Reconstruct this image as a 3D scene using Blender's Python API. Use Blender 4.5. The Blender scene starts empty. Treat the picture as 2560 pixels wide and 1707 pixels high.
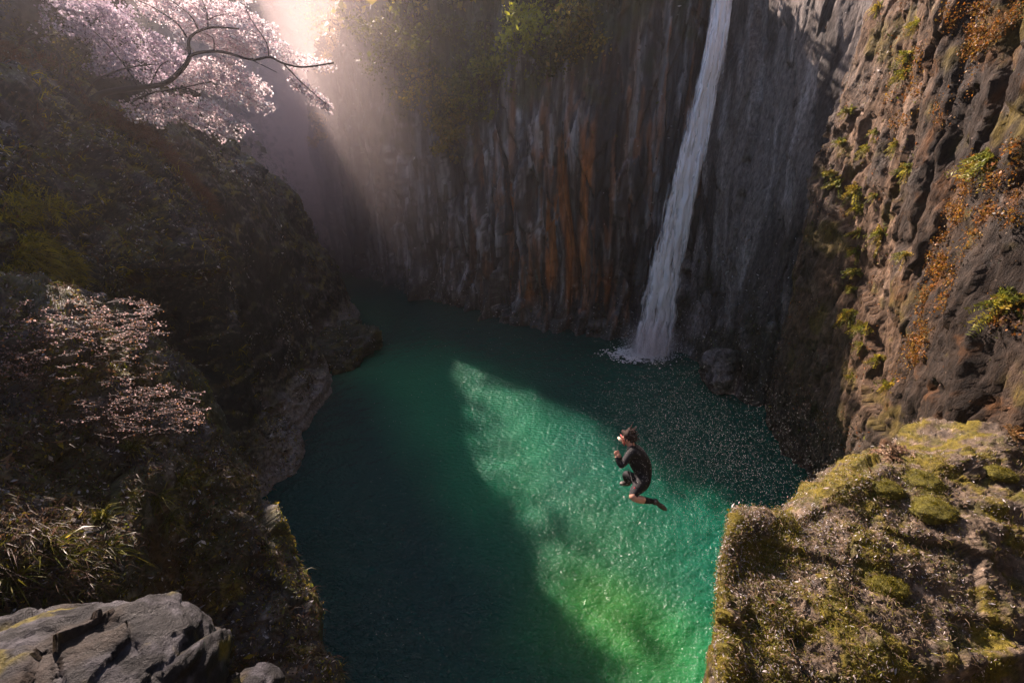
import bpy, math, random
import numpy as np
from mathutils import Vector, Matrix, noise as mnoise
from mathutils.bvhtree import BVHTree

rng = np.random.default_rng(11)
random.seed(11)
R = math.radians

# ------------------------------------------------------------------ camera, sky, sun, exposure
CAM_H, PITCH, FPX = 11.0, R(24), 1138.0        # focal length in photo pixels (2560 wide)
sc = bpy.context.scene
COL = sc.collection
cam = bpy.data.cameras.new('camera')
cam.sensor_width = 36.0
cam.lens = 36.0 * FPX / 2560.0
cam.clip_start = 0.05
cam.clip_end = 1000
cam_o = bpy.data.objects.new('camera', cam)
cam_o.location = (0, 0, CAM_H)
cam_o.rotation_euler = (R(90) - PITCH, 0, 0)
COL.objects.link(cam_o)
sc.camera = cam_o

SUN_EL, SUN_AZ = R(34), R(-35)                 # azimuth measured from +Y towards +X
sun_dir = Vector((math.sin(SUN_AZ) * math.cos(SUN_EL), math.cos(SUN_AZ) * math.cos(SUN_EL), math.sin(SUN_EL)))
world = bpy.data.worlds.new('World')
sc.world = world
world.use_nodes = True
wn = world.node_tree
sky = wn.nodes.new('ShaderNodeTexSky')
sky.sky_type = 'NISHITA'
sky.sun_disc = False
sky.sun_elevation = SUN_EL
sky.sun_rotation = SUN_AZ
sky.dust_density = 0.4
sky.air_density = 0.8
wn.links.new(sky.outputs[0], wn.nodes['Background'].inputs[0])
wn.nodes['Background'].inputs[1].default_value = 0.08
sun = bpy.data.lights.new('sun', 'SUN')
sun.energy = 5.0
sun.angle = R(0.6)
sun.color = (1.0, 0.79, 0.68)
sun_o = bpy.data.objects.new('sun', sun)
sun_o.rotation_euler = sun_dir.to_track_quat('Z', 'Y').to_euler()
COL.objects.link(sun_o)
sc.view_settings.view_transform = 'Standard'
sc.view_settings.look = 'None'
sc.view_settings.gamma = 1.0
sc.view_settings.use_curve_mapping = False
sc.view_settings.exposure = 1.75
sc.render.engine = 'CYCLES'
sc.cycles.use_denoising = True
sc.cycles.max_bounces = 8
sc.cycles.diffuse_bounces = 3
sc.cycles.glossy_bounces = 2
sc.cycles.transparent_max_bounces = 12
sc.cycles.volume_bounces = 4
sc.cycles.sample_clamp_indirect = 6.0

HAZE_DENSITY = 0.0010
MIST_DENSITY = 0.036

# ------------------------------------------------------------------ helpers
K = 2560.0 / 2352.0
def W(dx, dy, t):
    """a point of the place: looked up along the line of sight at depth t metres (photo notes are 2352 wide)"""
    x = (dx * K - 1280) / FPX
    y = -(dy * K - 853.5) / FPX
    c, s = math.cos(PITCH), math.sin(PITCH)
    return (x * t, (c + y * s) * t, CAM_H + (-s + y * c) * t)
def S(sx, sy, t):
    return W(sx / K, sy / K, t)
def V(x, y, z):
    return (x, y, z)

_perm = rng.permutation(256).astype(np.int32)
_perm = np.concatenate([_perm, _perm, _perm])
_g = rng.normal(size=(256, 3)).astype(np.float32)
_g /= np.linalg.norm(_g, axis=1)[:, None]
def pn(p):
    """gradient noise, p (n,3)"""
    p = np.asarray(p, np.float32)
    i = np.floor(p)
    f = p - i
    i = i.astype(np.int32) & 255
    w = f * f * f * (f * (f * 6 - 15) + 10)
    out = 0
    for a in (0, 1):
        wa = w[:, 0] if a else 1 - w[:, 0]
        ia = _perm[(i[:, 0] + a)]
        for b in (0, 1):
            wb = w[:, 1] if b else 1 - w[:, 1]
            ib = _perm[ia + ((i[:, 1] + b) & 255)]
            for c in (0, 1):
                wc = w[:, 2] if c else 1 - w[:, 2]
                h = _perm[ib + ((i[:, 2] + c) & 255)]
                g = _g[h]
                d = g[:, 0] * (f[:, 0] - a) + g[:, 1] * (f[:, 1] - b) + g[:, 2] * (f[:, 2] - c)
                out = out + wa * wb * wc * d
    return out * 1.6
def fbm(p, o=4, gain=.5, lac=2.03):
    s, a = 0, 1.0
    p = np.asarray(p, np.float32)
    for k in range(o):
        s = s + a * pn(p + 17.3 * k)
        p = p * lac
        a *= gain
    return s
def ridge(p, o=4, gain=.5, lac=2.1):
    s, a = 0, 1.0
    p = np.asarray(p, np.float32)
    for k in range(o):
        s = s + a * (1 - 2 * np.abs(pn(p + 9.7 * k)))
        p = p * lac
        a *= gain
    return s
def sm(x, a, b):
    t = np.clip((x - a) / (b - a), 0, 1)
    return t * t * (3 - 2 * t)
def mixc(a, b, t):
    return a * (1 - t[:, None]) + np.asarray(b, float) * t[:, None]
def basis(d):
    """coordinates with axis 2 along d, for stretched grain"""
    d = np.array(d, float); d /= np.linalg.norm(d)
    a = np.cross(d, [0.3, 1, .1]); a /= np.linalg.norm(a)
    return np.stack([a, np.cross(d, a), d], 1)

def crom(A, n):
    """Catmull-Rom along axis 0 to n samples"""
    m = A.shape[0]
    t = np.linspace(0, m - 1 - 1e-6, n)
    i = t.astype(int)
    f = (t - i).reshape((-1,) + (1,) * (A.ndim - 1))
    g = lambda k: A[np.clip(k, 0, m - 1)]
    p0, p1, p2, p3 = g(i - 1), g(i), g(i + 1), g(i + 2)
    return .5 * (2 * p1 + (p2 - p0) * f + (2 * p0 - 5 * p1 + 4 * p2 - p3) * f * f + (3 * p1 - p0 - 3 * p2 + p3) * f ** 3)

def set_props(o, label=None, cat=None, group=None, kind=None):
    if label: o['label'] = label
    if cat: o['category'] = cat
    if group: o['group'] = group
    if kind: o['kind'] = kind
    return o
def new_obj(name, me, parent=None, mats=(), **kw):
    for m in mats: me.materials.append(m)
    o = bpy.data.objects.new(name, me)
    COL.objects.link(o)
    if parent: o.parent = parent
    return set_props(o, **kw)
def empty(name, loc, **kw):
    o = bpy.data.objects.new(name, None)
    o.location = loc
    COL.objects.link(o)
    return set_props(o, **kw)
def mesh_np(name, v, faces, col=None, smooth=True):
    """faces: (n,k) array, k = 3 or 4"""
    me = bpy.data.meshes.new(name)
    v = np.ascontiguousarray(v, np.float32)
    faces = np.ascontiguousarray(faces, np.int32)
    n, k = faces.shape
    me.vertices.add(len(v)); me.vertices.foreach_set('co', v.ravel())
    me.loops.add(n * k); me.loops.foreach_set('vertex_index', faces.ravel())
    me.polygons.add(n)
    me.polygons.foreach_set('loop_start', np.arange(0, n * k, k, dtype=np.int32))
    me.polygons.foreach_set('loop_total', np.full(n, k, np.int32))
    me.polygons.foreach_set('use_smooth', np.full(n, smooth, bool))
    if col is not None:
        c = np.ones((len(v), 4), np.float32); c[:, :3] = col
        at = me.color_attributes.new('Col', 'FLOAT_COLOR', 'POINT')
        at.data.foreach_set('color', c.ravel())
    me.update()
    return me

SURF = {}
def grid_faces(nv, nu):
    a = np.arange(nv * nu).reshape(nv, nu)
    return np.stack([a[:-1, :-1].ravel(), a[:-1, 1:].ravel(), a[1:, 1:].ravel(), a[1:, :-1].ravel()], 1)
def patch(name, rows, nv, nu, disp, colf, mat, flip=False, **kw):
    """bicubic sheet through a grid of control points, displaced along its normal"""
    C = np.array(rows, float)
    P = crom(C, nv)
    P = np.swapaxes(crom(np.swapaxes(P, 0, 1), nu), 0, 1)
    du = np.gradient(P, axis=1); dv = np.gradient(P, axis=0)
    N = np.cross(du, dv)
    N /= np.linalg.norm(N, axis=2)[..., None] + 1e-9
    if flip: N = -N
    p = P.reshape(-1, 3); n = N.reshape(-1, 3)
    d = disp(p, n)
    q = p + n * d[:, None] if d.ndim == 1 else p + d
    Q = q.reshape(P.shape)
    N2 = np.cross(np.gradient(Q, axis=1), np.gradient(Q, axis=0))
    N2 /= np.linalg.norm(N2, axis=2)[..., None] + 1e-9
    if flip: N2 = -N2
    n2 = N2.reshape(-1, 3)
    col = np.clip(colf(q, n2, d if d.ndim == 1 else d @ np.zeros(3)), 0.004, 1)
    f = grid_faces(nv, nu)
    if not flip: pass
    else: f = f[:, ::-1]
    me = mesh_np(name, q, f, col)
    o = new_obj(name, me, mats=[mat], **kw)
    SURF[name] = dict(q=q, f=f, n=n2, nv=nv, nu=nu)
    return o
def bvh_of(*names):
    vs, fs, off = [], [], 0
    for nme in names:
        s = SURF[nme]
        vs.append(s['q']); fs.append(s['f'] + off); off += len(s['q'])
    return BVHTree.FromPolygons(np.concatenate(vs).tolist(), np.concatenate(fs).tolist())
EYE = Vector((0, 0, CAM_H))
def hit(bvh, sx, sy):
    d = (Vector(S(sx, sy, 1.0)) - EYE).normalized()
    return bvh.ray_cast(EYE, d, 200)[:2]

# ------------------------------------------------------------------ materials
def mat_new(name):
    m = bpy.data.materials.new(name); m.use_nodes = True
    nt = m.node_tree
    return m, nt, nt.nodes['Principled BSDF']
def N(nt, t, **kw):
    n = nt.nodes.new(t)
    for k, v in kw.items(): setattr(n, k, v)
    return n
def noise_node(nt, vec, scale, detail=6, rough=.6):
    n = N(nt, 'ShaderNodeTexNoise'); n.inputs['Scale'].default_value = scale
    n.inputs['Detail'].default_value = detail; n.inputs['Roughness'].default_value = rough
    nt.links.new(vec, n.inputs['Vector'])
    return n
def rock_mat(name, stretch=(1, 1, 1), rot=(0, 0, 0), rough=.55, bump=.6, dist=.05, scale=9, spec=.5):
    m, nt, b = mat_new(name)
    L = nt.links.new
    tc = N(nt, 'ShaderNodeTexCoord')
    mp = N(nt, 'ShaderNodeMapping'); mp.inputs['Scale'].default_value = stretch; mp.inputs['Rotation'].default_value = rot
    L(tc.outputs['Object'], mp.inputs['Vector'])
    at = N(nt, 'ShaderNodeAttribute', attribute_name='Col')
    n1 = noise_node(nt, mp.outputs[0], scale, 10, .68)
    n2 = noise_node(nt, mp.outputs[0], scale * .23, 5, .6)
    n3 = noise_node(nt, tc.outputs['Object'], scale * 5, 4, .7)
    r1 = N(nt, 'ShaderNodeMapRange'); r1.inputs[1].default_value = .32; r1.inputs[2].default_value = .68
    r1.inputs[3].default_value = .35; r1.inputs[4].default_value = 1.7
    L(n1.outputs['Fac'], r1.inputs[0])
    mu = N(nt, 'ShaderNodeVectorMath', operation='SCALE')
    L(at.outputs['Color'], mu.inputs[0]); L(r1.outputs[0], mu.inputs['Scale'])
    L(mu.outputs[0], b.inputs['Base Color'])
    r2 = N(nt, 'ShaderNodeMapRange'); r2.inputs[1].default_value = .35; r2.inputs[2].default_value = .65
    r2.inputs[3].default_value = rough - .22; r2.inputs[4].default_value = rough + .25
    L(n2.outputs['Fac'], r2.inputs[0]); L(r2.outputs[0], b.inputs['Roughness'])
    b.inputs['Specular IOR Level'].default_value = spec
    ad = N(nt, 'ShaderNodeMath', operation='MULTIPLY_ADD'); ad.inputs[1].default_value = .35
    L(n3.outputs['Fac'], ad.inputs[0]); L(n1.outputs['Fac'], ad.inputs[2])
    bp = N(nt, 'ShaderNodeBump'); bp.inputs['Strength'].default_value = bump; bp.inputs['Distance'].default_value = dist
    L(ad.outputs[0], bp.inputs['Height']); L(bp.outputs[0], b.inputs['Normal'])
    return m
def leaf_mat(name, trans=.5, rough=.5):
    m, nt, b = mat_new(name)
    L = nt.links.new
    at = N(nt, 'ShaderNodeAttribute', attribute_name='Col')
    L(at.outputs['Color'], b.inputs['Base Color'])
    b.inputs['Roughness'].default_value = rough
    b.inputs['Specular IOR Level'].default_value = .35
    tr = N(nt, 'ShaderNodeBsdfTranslucent'); L(at.outputs['Color'], tr.inputs['Color'])
    mx = N(nt, 'ShaderNodeMixShader'); mx.inputs[0].default_value = trans
    L(b.outputs[0], mx.inputs[1]); L(tr.outputs[0], mx.inputs[2])
    L(mx.outputs[0], nt.nodes['Material Output'].inputs['Surface'])
    return m
def plain(name, col, rough=.5, spec=.5, nscale=20, var=.3):
    m, nt, b = mat_new(name)
    tc = N(nt, 'ShaderNodeTexCoord'); n1 = noise_node(nt, tc.outputs['Object'], nscale, 4)
    mx = N(nt, 'ShaderNodeMix', data_type='RGBA')
    mx.inputs['A'].default_value = (*[c * (1 - var) for c in col], 1); mx.inputs['B'].default_value = (*[min(1, c * (1 + var)) for c in col], 1)
    nt.links.new(n1.outputs['Fac'], mx.inputs['Factor']); nt.links.new(mx.outputs['Result'], b.inputs['Base Color'])
    b.inputs['Roughness'].default_value = rough; b.inputs['Specular IOR Level'].default_value = spec
    return m

M_col = rock_mat('columnar_rock', (1, 1, .12), rough=.5, bump=.7, dist=.12, scale=3.2)
M_side = rock_mat('grained_rock', (1, 1, .4), (R(0), R(-18), 0), rough=.68, bump=1.0, dist=.09, scale=10, spec=.22)
M_moss = rock_mat('mossy_rock', (1, 1, 1), rough=.62, bump=.9, dist=.06, scale=9)
M_near = rock_mat('weathered_rock', (1, 1, 1), rough=.65, bump=1.0, dist=.05, scale=11, spec=.25)
M_hill = rock_mat('forest_slope', (1, 1, 1), rough=.8, bump=1.0, dist=.5, scale=1.2)
M_leaf = leaf_mat('leaf', .45)
M_blos = leaf_mat('blossom_petal', .55, .6)
M_bark = plain('bark', (.045, .032, .028), .8)

# ------------------------------------------------------------------ rock shapes and colours
def worley(p):
    """nearest jittered cell: random id, vector from its seed, distance to the border"""
    p = np.asarray(p, np.float32); i0 = np.floor(p).astype(np.int32)
    d1 = np.full(len(p), 9.0, np.float32); d2 = d1.copy(); idn = np.zeros(len(p), np.int32); vec = np.zeros_like(p)
    for a in (-1, 0, 1):
        for b in (-1, 0, 1):
            for c in (-1, 0, 1):
                i = i0 + np.array([a, b, c])
                h = _perm[_perm[_perm[i[:, 0] & 255] + (i[:, 1] & 255)] + (i[:, 2] & 255)]
                s = i + .5 + .42 * _g[h]
                v = p - s
                d = np.sqrt((v * v).sum(1))
                nb = d < d1
                d2 = np.where(nb, d1, np.minimum(d2, d)); d1 = np.where(nb, d, d1)
                idn = np.where(nb, h, idn); vec = np.where(nb[:, None], v, vec)
    return idn, vec, d2 - d1
def facet(p, tilt=.8, crack=.25):
    """broken rock: every cell is a tilted plane of its own height, with a crack between"""
    idn, vec, e = worley(p)
    g1 = _g[(idn + 77) & 255]
    return _g[(idn + 31) & 255, 0] * .5 + (vec * g1).sum(1) * tilt - crack * np.exp(-e / .06)

def cells(p, s, jitter=.9):
    """slabby step noise: quantised low noise gives ledges and blocks"""
    n = pn(p * s)
    return np.round(n * 4) / 4

def d_mid(p, n):
    z = p[:, 2]
    warp = np.stack([pn(p * .12), pn(p * .12 + 5), np.zeros(len(p))], 1) * 1.6
    q = (p + warp) * np.array([1, 1, .045])
    a = ridge(q * .33, 3) * .55
    b = (1 - 2 * np.abs(pn((p + warp) * np.array([1, 1, .06]) * .95))) * .38
    c = ridge((p + warp * .5) * np.array([1, 1, .08]) * 2.2, 2) * .16
    blk = facet((p + warp * .4) * np.array([.55, .55, .12])) * .6 + facet((p + warp * .4) * np.array([1.6, 1.6, .3]) + 4) * .26 + facet((p + warp * .4) * np.array([3.6, 3.6, 1.3]) + 4) * .08
    rough = fbm(p * np.array([2.6, 2.6, 1.2]), 3) * .07
    foot = np.exp(-np.maximum(z, 0) / 1.2) * (.5 + .5 * fbm(p * .7, 3))
    return a + b + c + blk + rough + foot
def c_mid(p, n, d):
    q = p * np.array([1, 1, .06])
    s1 = pn(q * .9); s2 = fbm(q * 2.3 + 3, 3); s3 = fbm(p * .6, 3)
    c = np.tile([.085, .074, .068], (len(p), 1))
    c = mixc(c, [.30, .275, .27], sm(s2, .05, .5) * .85)
    c = mixc(c, [.50, .47, .46], sm(pn(q * np.array([3.2, 3.2, 2.0]) + 12), .32, .5) * (1 - sm(p[:, 0], 2, 5)) * .7)
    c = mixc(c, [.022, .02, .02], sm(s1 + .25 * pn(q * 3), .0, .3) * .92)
    org = sm(pn(q * 1.25 + 20), .05, .4) * sm(p[:, 0], -4, 1) * (1 - sm(p[:, 0], 5.2, 7.2)) * (1 - sm(p[:, 2], 9, 14)) * sm(p[:, 2], .8, 3)
    c = mixc(c, [.42, .15, .04], org * .9)
    org2 = sm(pn(q * 2.1 + 41), .2, .5) * sm(p[:, 0], -6, 0)
    c = mixc(c, [.26, .12, .06], org2 * .7)
    veg = sm(p[:, 2] - (12.5 + .35 * (p[:, 0] + 3)) + 4 * s3, -1.5, 2.5)
    c = mixc(c, [.05, .055, .018], veg * .9)
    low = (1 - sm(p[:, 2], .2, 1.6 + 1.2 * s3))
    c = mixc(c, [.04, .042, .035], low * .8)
    return c

def d_side(p, n):
    B = basis((.16, .25, 1))
    q = p @ B
    a = fbm(q * np.array([.3, .3, .06]), 3) * .5
    w_ = q + .25 * np.stack([pn(q * 1.3), pn(q * 1.3 + 4), pn(q * 1.3 + 8)], 1)
    b = facet(w_ * np.array([.45, .45, .10]), .8, .15) * .2
    blk = facet(w_ * np.array([1.5, 1.5, .42]) + 5) * .12
    r = facet(w_ * np.array([4.2, 4.2, 1.3]) + 9, .9, .12) * .05 + fbm(q * np.array([3.2, 3.2, .6]), 3) * .09 + fbm(q * np.array([9, 9, 3]), 3) * .035
    foot = np.exp(-np.maximum(p[:, 2], 0) / .9) * (.1 + .25 * pn(p * .9))
    crk = -np.exp(-np.abs(pn(q * np.array([.9, .9, .16]) + 30)) / .035) * .16
    return a + b + blk + r + foot + crk + facet(q * np.array([9, 9, 4]) + 2, .9, .2) * .022
def d_side2(p, n):
    q = p @ basis((.12, .25, 1))
    w_ = q + .2 * np.stack([pn(q * .9), pn(q * .9 + 4), pn(q * .9 + 8)], 1)
    foot = np.exp(-np.maximum(p[:, 2], 0) / .9) * (.35 + .4 * pn(p * .9))
    low = 1 - sm(p[:, 2], 3, 7)
    return fbm(q * np.array([.3, .3, .05]), 3) * .4 + facet(w_ * np.array([.5, .5, .05])) * .4 + facet(w_ * np.array([1.7, 1.7, .2]) + 5) * .11 + (facet(w_ * np.array([3, 3, 1.3]) + 9) * .06 + fbm(p * 3, 3) * .05) * (.4 + low) + foot
def c_side2(p, n, d):
    q = p @ basis((.16, .25, 1)) * np.array([1, 1, .12])
    c = np.tile([.17, .145, .13], (len(p), 1))
    c = mixc(c, [.36, .32, .30], sm(fbm(q * 1.4, 4), .0, .7) * .85)
    c = mixc(c, [.05, .043, .038], sm(pn(q * 1.1 + 9), .1, .4) * .8)
    m = sm(fbm(p * .5, 4) + (4.5 - p[:, 2]) * .12, .1, .6)
    c = mixc(c, [.04, .038, .022], m * .85)
    return c
def c_side(p, n, d):
    q = p @ basis((.16, .25, 1)) * np.array([1, 1, .3])
    c = np.tile([.11, .070, .043], (len(p), 1))
    c = mixc(c, [.25, .17, .115], sm(fbm(q * 2.2, 4), .1, .8) * .8)
    c = mixc(c, [.055, .042, .032], sm(pn(q * .8 + 9), .12, .45) * .8)
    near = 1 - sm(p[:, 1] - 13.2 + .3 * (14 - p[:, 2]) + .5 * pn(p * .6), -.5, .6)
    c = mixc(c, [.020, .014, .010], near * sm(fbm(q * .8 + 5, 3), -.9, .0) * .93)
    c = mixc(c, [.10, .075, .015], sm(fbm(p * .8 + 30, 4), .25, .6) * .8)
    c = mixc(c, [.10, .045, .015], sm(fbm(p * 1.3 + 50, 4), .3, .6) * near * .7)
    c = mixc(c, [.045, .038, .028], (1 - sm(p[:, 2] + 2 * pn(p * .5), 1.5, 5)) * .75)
    return c

def d_moss(p, n):
    a = fbm(p * .45, 3) * .35
    b = facet((p + .2 * pn(p)[:, None]) * np.array([.9, .9, 1.3]) + 3, .7, .2) * .22 + facet(p * 2.6 + 3, .7, .15) * .07
    c = fbm(p * 6, 3, .6) * .04 + facet(p * np.array([6, 6, 9]) + 8, .9, .2) * .025
    return a + b + c
def c_moss(p, n, d):
    c = np.tile([.042, .035, .030], (len(p), 1))
    c = mixc(c, [.19, .17, .155], sm(fbm(p * 1.7, 4), .15, .8) * .8)
    up = sm(n[:, 2], .0, .55)
    m = sm(fbm(p * .9 + 8, 4), -.3, .25) * (.35 + .65 * up)
    c = mixc(c, [.065, .065, .012], m * .85)
    m2 = sm(fbm(p * 1.6 + 18, 3), .15, .5) * up
    c = mixc(c, [.19, .15, .014], m2 * .7)
    m3 = sm(fbm(p * 1.1 + 33, 4), .2, .55)
    c = mixc(c, [.07, .036, .018], m3 * .6)
    rim = np.exp(-((np.abs(n[:, 2]) - .38) / .12) ** 2) * sm(fbm(p * 2.4 + 40, 3), -.15, .35)
    c = mixc(c, [.22, .20, .185], rim * .55)
    shore = 1 - sm(p[:, 2] + .9 * pn(p * .7), .6, 2.3)
    c = mixc(c, [.24, .22, .205], shore * .8)
    return c
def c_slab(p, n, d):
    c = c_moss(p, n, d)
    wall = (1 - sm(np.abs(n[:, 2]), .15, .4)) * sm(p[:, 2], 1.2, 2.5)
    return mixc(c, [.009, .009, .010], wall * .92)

def d_left(p, n):
    wall = 1 - sm(np.abs(n[:, 2]), .15, .45)
    return d_moss(p, n) * (1 - .6 * wall) + wall * (ridge(p * np.array([.8, .8, .2]), 3) * .1)

# ------------------------------------------------------------------ the gorge
def prism(plan, levels, shift=lambda i, z: (0, 0)):
    rows = []
    for z in levels:
        rows.append([(x + shift(i, z)[0], y + shift(i, z)[1], z) for i, (x, y) in enumerate(plan)])
    return rows

# middle cliff: from the far bend to the recess behind the waterfall
mid_plan = [(-24, 60), (-18.5, 51), (-15.0, 42.3), (-11.8, 38.6), (-9.3, 37.2), (-6.1, 33.4), (-4.2, 32.3), (-.8, 30.2), (1, 28.4), (3.6, 27.5), (6.2, 26.8), (8.3, 26.9), (10, 26.4), (13, 25)]
corner = {0: (0, 0), 4: (-.5, 0), 8: (-.9, 0), 11: (-1.0, 0), 14: (-.4, 0), 17: (1.0, 0), 20: (3.4, 0), 23: (4.2, 1), 27: (5.5, 2)}
def mid_shift(i, z):
    k = {0: .6, 1: .8, 2: 1, 3: .55, 4: .2}.get(i, 0)
    zs = sorted(corner); cx = np.interp(z, zs, [corner[a][0] for a in zs]); cy = np.interp(z, zs, [corner[a][1] for a in zs])
    back = max(0, z - 12) * .10 if i > 2 else 0
    return (cx * k + back * .6, cy * k + back * .8)
rows = prism(mid_plan, [-1, 0, 2, 4, 8, 11, 14, 17, 18.9], mid_shift)
rows.append([(x + 2.2 + (3.2 if i < 5 else 0), y + 2.5, 19.6 + (2.5 if i < 5 else 0)) for i, (x, y) in enumerate(mid_plan)]); rows.append([(x + 22, y + 26, 25) for x, y in mid_plan])
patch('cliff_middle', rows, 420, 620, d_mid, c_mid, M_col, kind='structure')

# wall right of the waterfall
plan = [(9.4, 29), (9.6, 26.5), (9.7, 24.6), (10.1, 22.5), (10.3, 20.6), (10.7, 18.8), (11.6, 17), (13.5, 15)]
rows = prism(plan, [-1, 0, 3, 6, 9, 12, 15, 18, 22, 28, 34], lambda i, z: (.02 * z, 0))  # unseen upper wall raised to cut sky light over the pool
rows.append([(x + 3, y + 1, 37) for x, y in plan]); rows.append([(x + 16, y + 4, 42) for x, y in plan])
patch('cliff_beside_waterfall', rows, 300, 260, d_side2, c_side2, M_side, kind='structure')

# right buttress
plan = [(14.5, 18.5), (11.9, 17.2), (10.55, 16.4), (10.15, 15.0), (10.0, 13.2), (9.8, 11.4), (9.5, 9), (9.1, 6.5), (8.8, 3.5), (8.6, 0), (8.4, -5)]
rows = prism(plan, [-1, 0, 2, 4, 7, 10, 13, 16, 19, 22, 28, 34], lambda i, z: (.55 * math.exp(-max(z, 0) / 2.0) + .01 * z, 0))  # top above the view made taller to block more sky light
rows.append([(x + 2.5, y, 37) for x, y in plan]); rows.append([(x + 15, y, 42) for x, y in plan])
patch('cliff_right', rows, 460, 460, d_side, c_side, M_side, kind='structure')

# left cliff, near: sloping mossy top over an undercut wall
rows = [
 [V(-12, 8, 9), V(-10.5, 9.3, 7.6), V(-8.9, 10, 6.5), V(-8.1, 10.3, 5), V(-7.6, 10.2, 3), V(-7.0, 9.6, 1), V(-7, 9.9, -1)],
 [W(-150, 640, 6.3), W(100, 690, 7.6), W(250, 720, 8.4), W(400, 840, 9.1), W(490, 990, 9.6), W(575, 1120, 9.9), V(-5.9, 8.4, -1)],
 [W(-150, 850, 5.2), W(50, 880, 6), W(200, 900, 6.8), W(350, 960, 7.6), W(480, 1060, 8.4), W(610, 1180, 9.0), V(-5.1, 7.3, -1)],
 [W(-150, 1050, 4.5), W(0, 1080, 5), W(150, 1100, 5.7), W(300, 1130, 6.4), W(430, 1180, 7.6), W(660, 1270, 8.4), V(-4.6, 6.3, -1)],
 [W(-150, 1250, 4.1), W(0, 1270, 4.5), W(150, 1290, 5), W(270, 1300, 5.5), W(390, 1350, 7.0), W(700, 1380, 7.8), V(-4.1, 5.2, -1)],
 [W(-150, 1450, 3.9), W(0, 1450, 4.3), W(150, 1430, 4.8), W(260, 1440, 5.3), W(400, 1500, 6.9), W(730, 1510, 7.2), V(-3.6, 4, -1)],
 [W(-150, 1700, 4.2), W(0, 1700, 4.4), W(150, 1700, 5), W(270, 1700, 5.5), W(420, 1700, 6.2), W(745, 1700, 6.4), V(-3.1, 2, -1)],
 [V(-7, -2, 6), V(-6, -2, 6), V(-5, -2, 6), V(-4.2, -2, 5.5), V(-3.5, -2, 4.5), V(-3, -2, 2.5), V(-2.9, -2, -1)],
]
patch('cliff_left_near', rows, 460, 420, d_left, c_moss, M_moss, kind='structure', flip=True)

# left cliff, middle, with the black slab face
rows = [
 [W(-300, -60, 16), W(0, 40, 15), W(200, 180, 15), W(320, 250, 16.0), W(400, 320, 17), W(450, 430, 18), W(470, 560, 18.5)],
 [W(-200, 60, 10.4), W(0, 105, 10.9), W(200, 235, 12), W(325, 292, 13.2), W(400, 355, 13.9), W(470, 450, 14.7), W(490, 560, 16.5)],
 [W(-200, 250, 8.7), W(0, 300, 9.3), W(150, 350, 10.5), W(280, 420, 11.8), W(390, 470, 12.9), W(495, 550, 14.2), W(500, 590, 16.5)],
 [W(-200, 420, 7.8), W(0, 480, 8.4), W(120, 520, 9.5), W(240, 570, 10.8), W(350, 610, 12), W(500, 610, 13.8), W(505, 640, 16.5)],
 [W(-200, 560, 7.6), W(0, 600, 8), W(120, 640, 9.2), W(240, 660, 10.8), W(350, 650, 12.5), W(505, 645, 14.1), W(515, 680, 16.8)],
 [W(-200, 760, 8.6), W(0, 790, 9), W(150, 800, 10.4), W(280, 780, 12), W(390, 780, 13.4), W(545, 790, 14.9), W(545, 790, 17.2)],
 [W(-100, 1000, 10), W(60, 1000, 11), W(250, 980, 12.5), W(350, 960, 13.6), W(470, 990, 14.6), W(600, 975, 15.9), W(600, 960, 17.6)],
 [V(-12, 8, .5), V(-11, 9.5, .5), V(-10, 10.4, .6), V(-9.1, 11, .5), V(-8.6, 12, .6), V(-8.0, 13.6, .5), V(-9, 15.5, .5)],
 [V(-12, 8, -1), V(-11, 9.4, -1), V(-9.9, 10.2, -1), V(-8.9, 10.8, -1), V(-8.3, 11.9, -1), V(-7.8, 13.6, -1), V(-9, 15.5, -1)],
]
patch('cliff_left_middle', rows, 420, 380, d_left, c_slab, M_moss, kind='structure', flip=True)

# left cliff, second buttress
base = [(-10.4, 13.9), (-8.9, 15.4), (-8.7, 17.5), (-9.1, 19.8), (-10.8, 21.8), (-14, 23.5), (-18, 24.5)]
def lev(z, pts): return [(x, y, z) for x, y in pts]
rows = [lev(-1, base), lev(.6, base),
 lev(2.2, [(-10.4, 14), (-9.5, 15.5), (-9.4, 17.6), (-9.6, 20), (-11.2, 22), (-14, 23.6), (-18, 24.6)]),
 lev(5, [(-10.4, 14.1), (-9.8, 15.7), (-9.7, 17.8), (-9.9, 20), (-11.4, 22), (-14.2, 23.6), (-18, 24.6)]),
 lev(8, [(-10.6, 14.2), (-10, 15.8), (-9.9, 17.8), (-10.2, 20), (-11.7, 22), (-14.4, 23.6), (-18, 24.6)]),
 lev(9.7, [(-10.8, 14.4), (-10.2, 16), (-10.2, 17.9), (-10.5, 19.9), (-12, 21.8), (-14.6, 23.4), (-18, 24.4)]),
 [(-11.4, 15, 10.9), (-10.9, 16.4, 10.9), (-10.8, 18, 10.8), (-11.2, 19.5, 10.4), (-12.7, 21.3, 10.2), (-15, 23, 10.2), (-18, 24, 10)],
 [(-13, 16, 12), (-12.4, 17, 12), (-12.3, 18, 12), (-12.5, 19, 12), (-13.7, 20.6, 12), (-16, 22, 12), (-19, 23, 12)],
 [(-17, 18, 14), (-17, 18.4, 14), (-17, 19, 14), (-17, 19.6, 14), (-17.5, 20, 14), (-19, 21, 14), (-21, 22, 14)]]
patch('cliff_left_buttress', rows, 300, 300, d_left, c_slab, M_moss, kind='structure')

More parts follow.
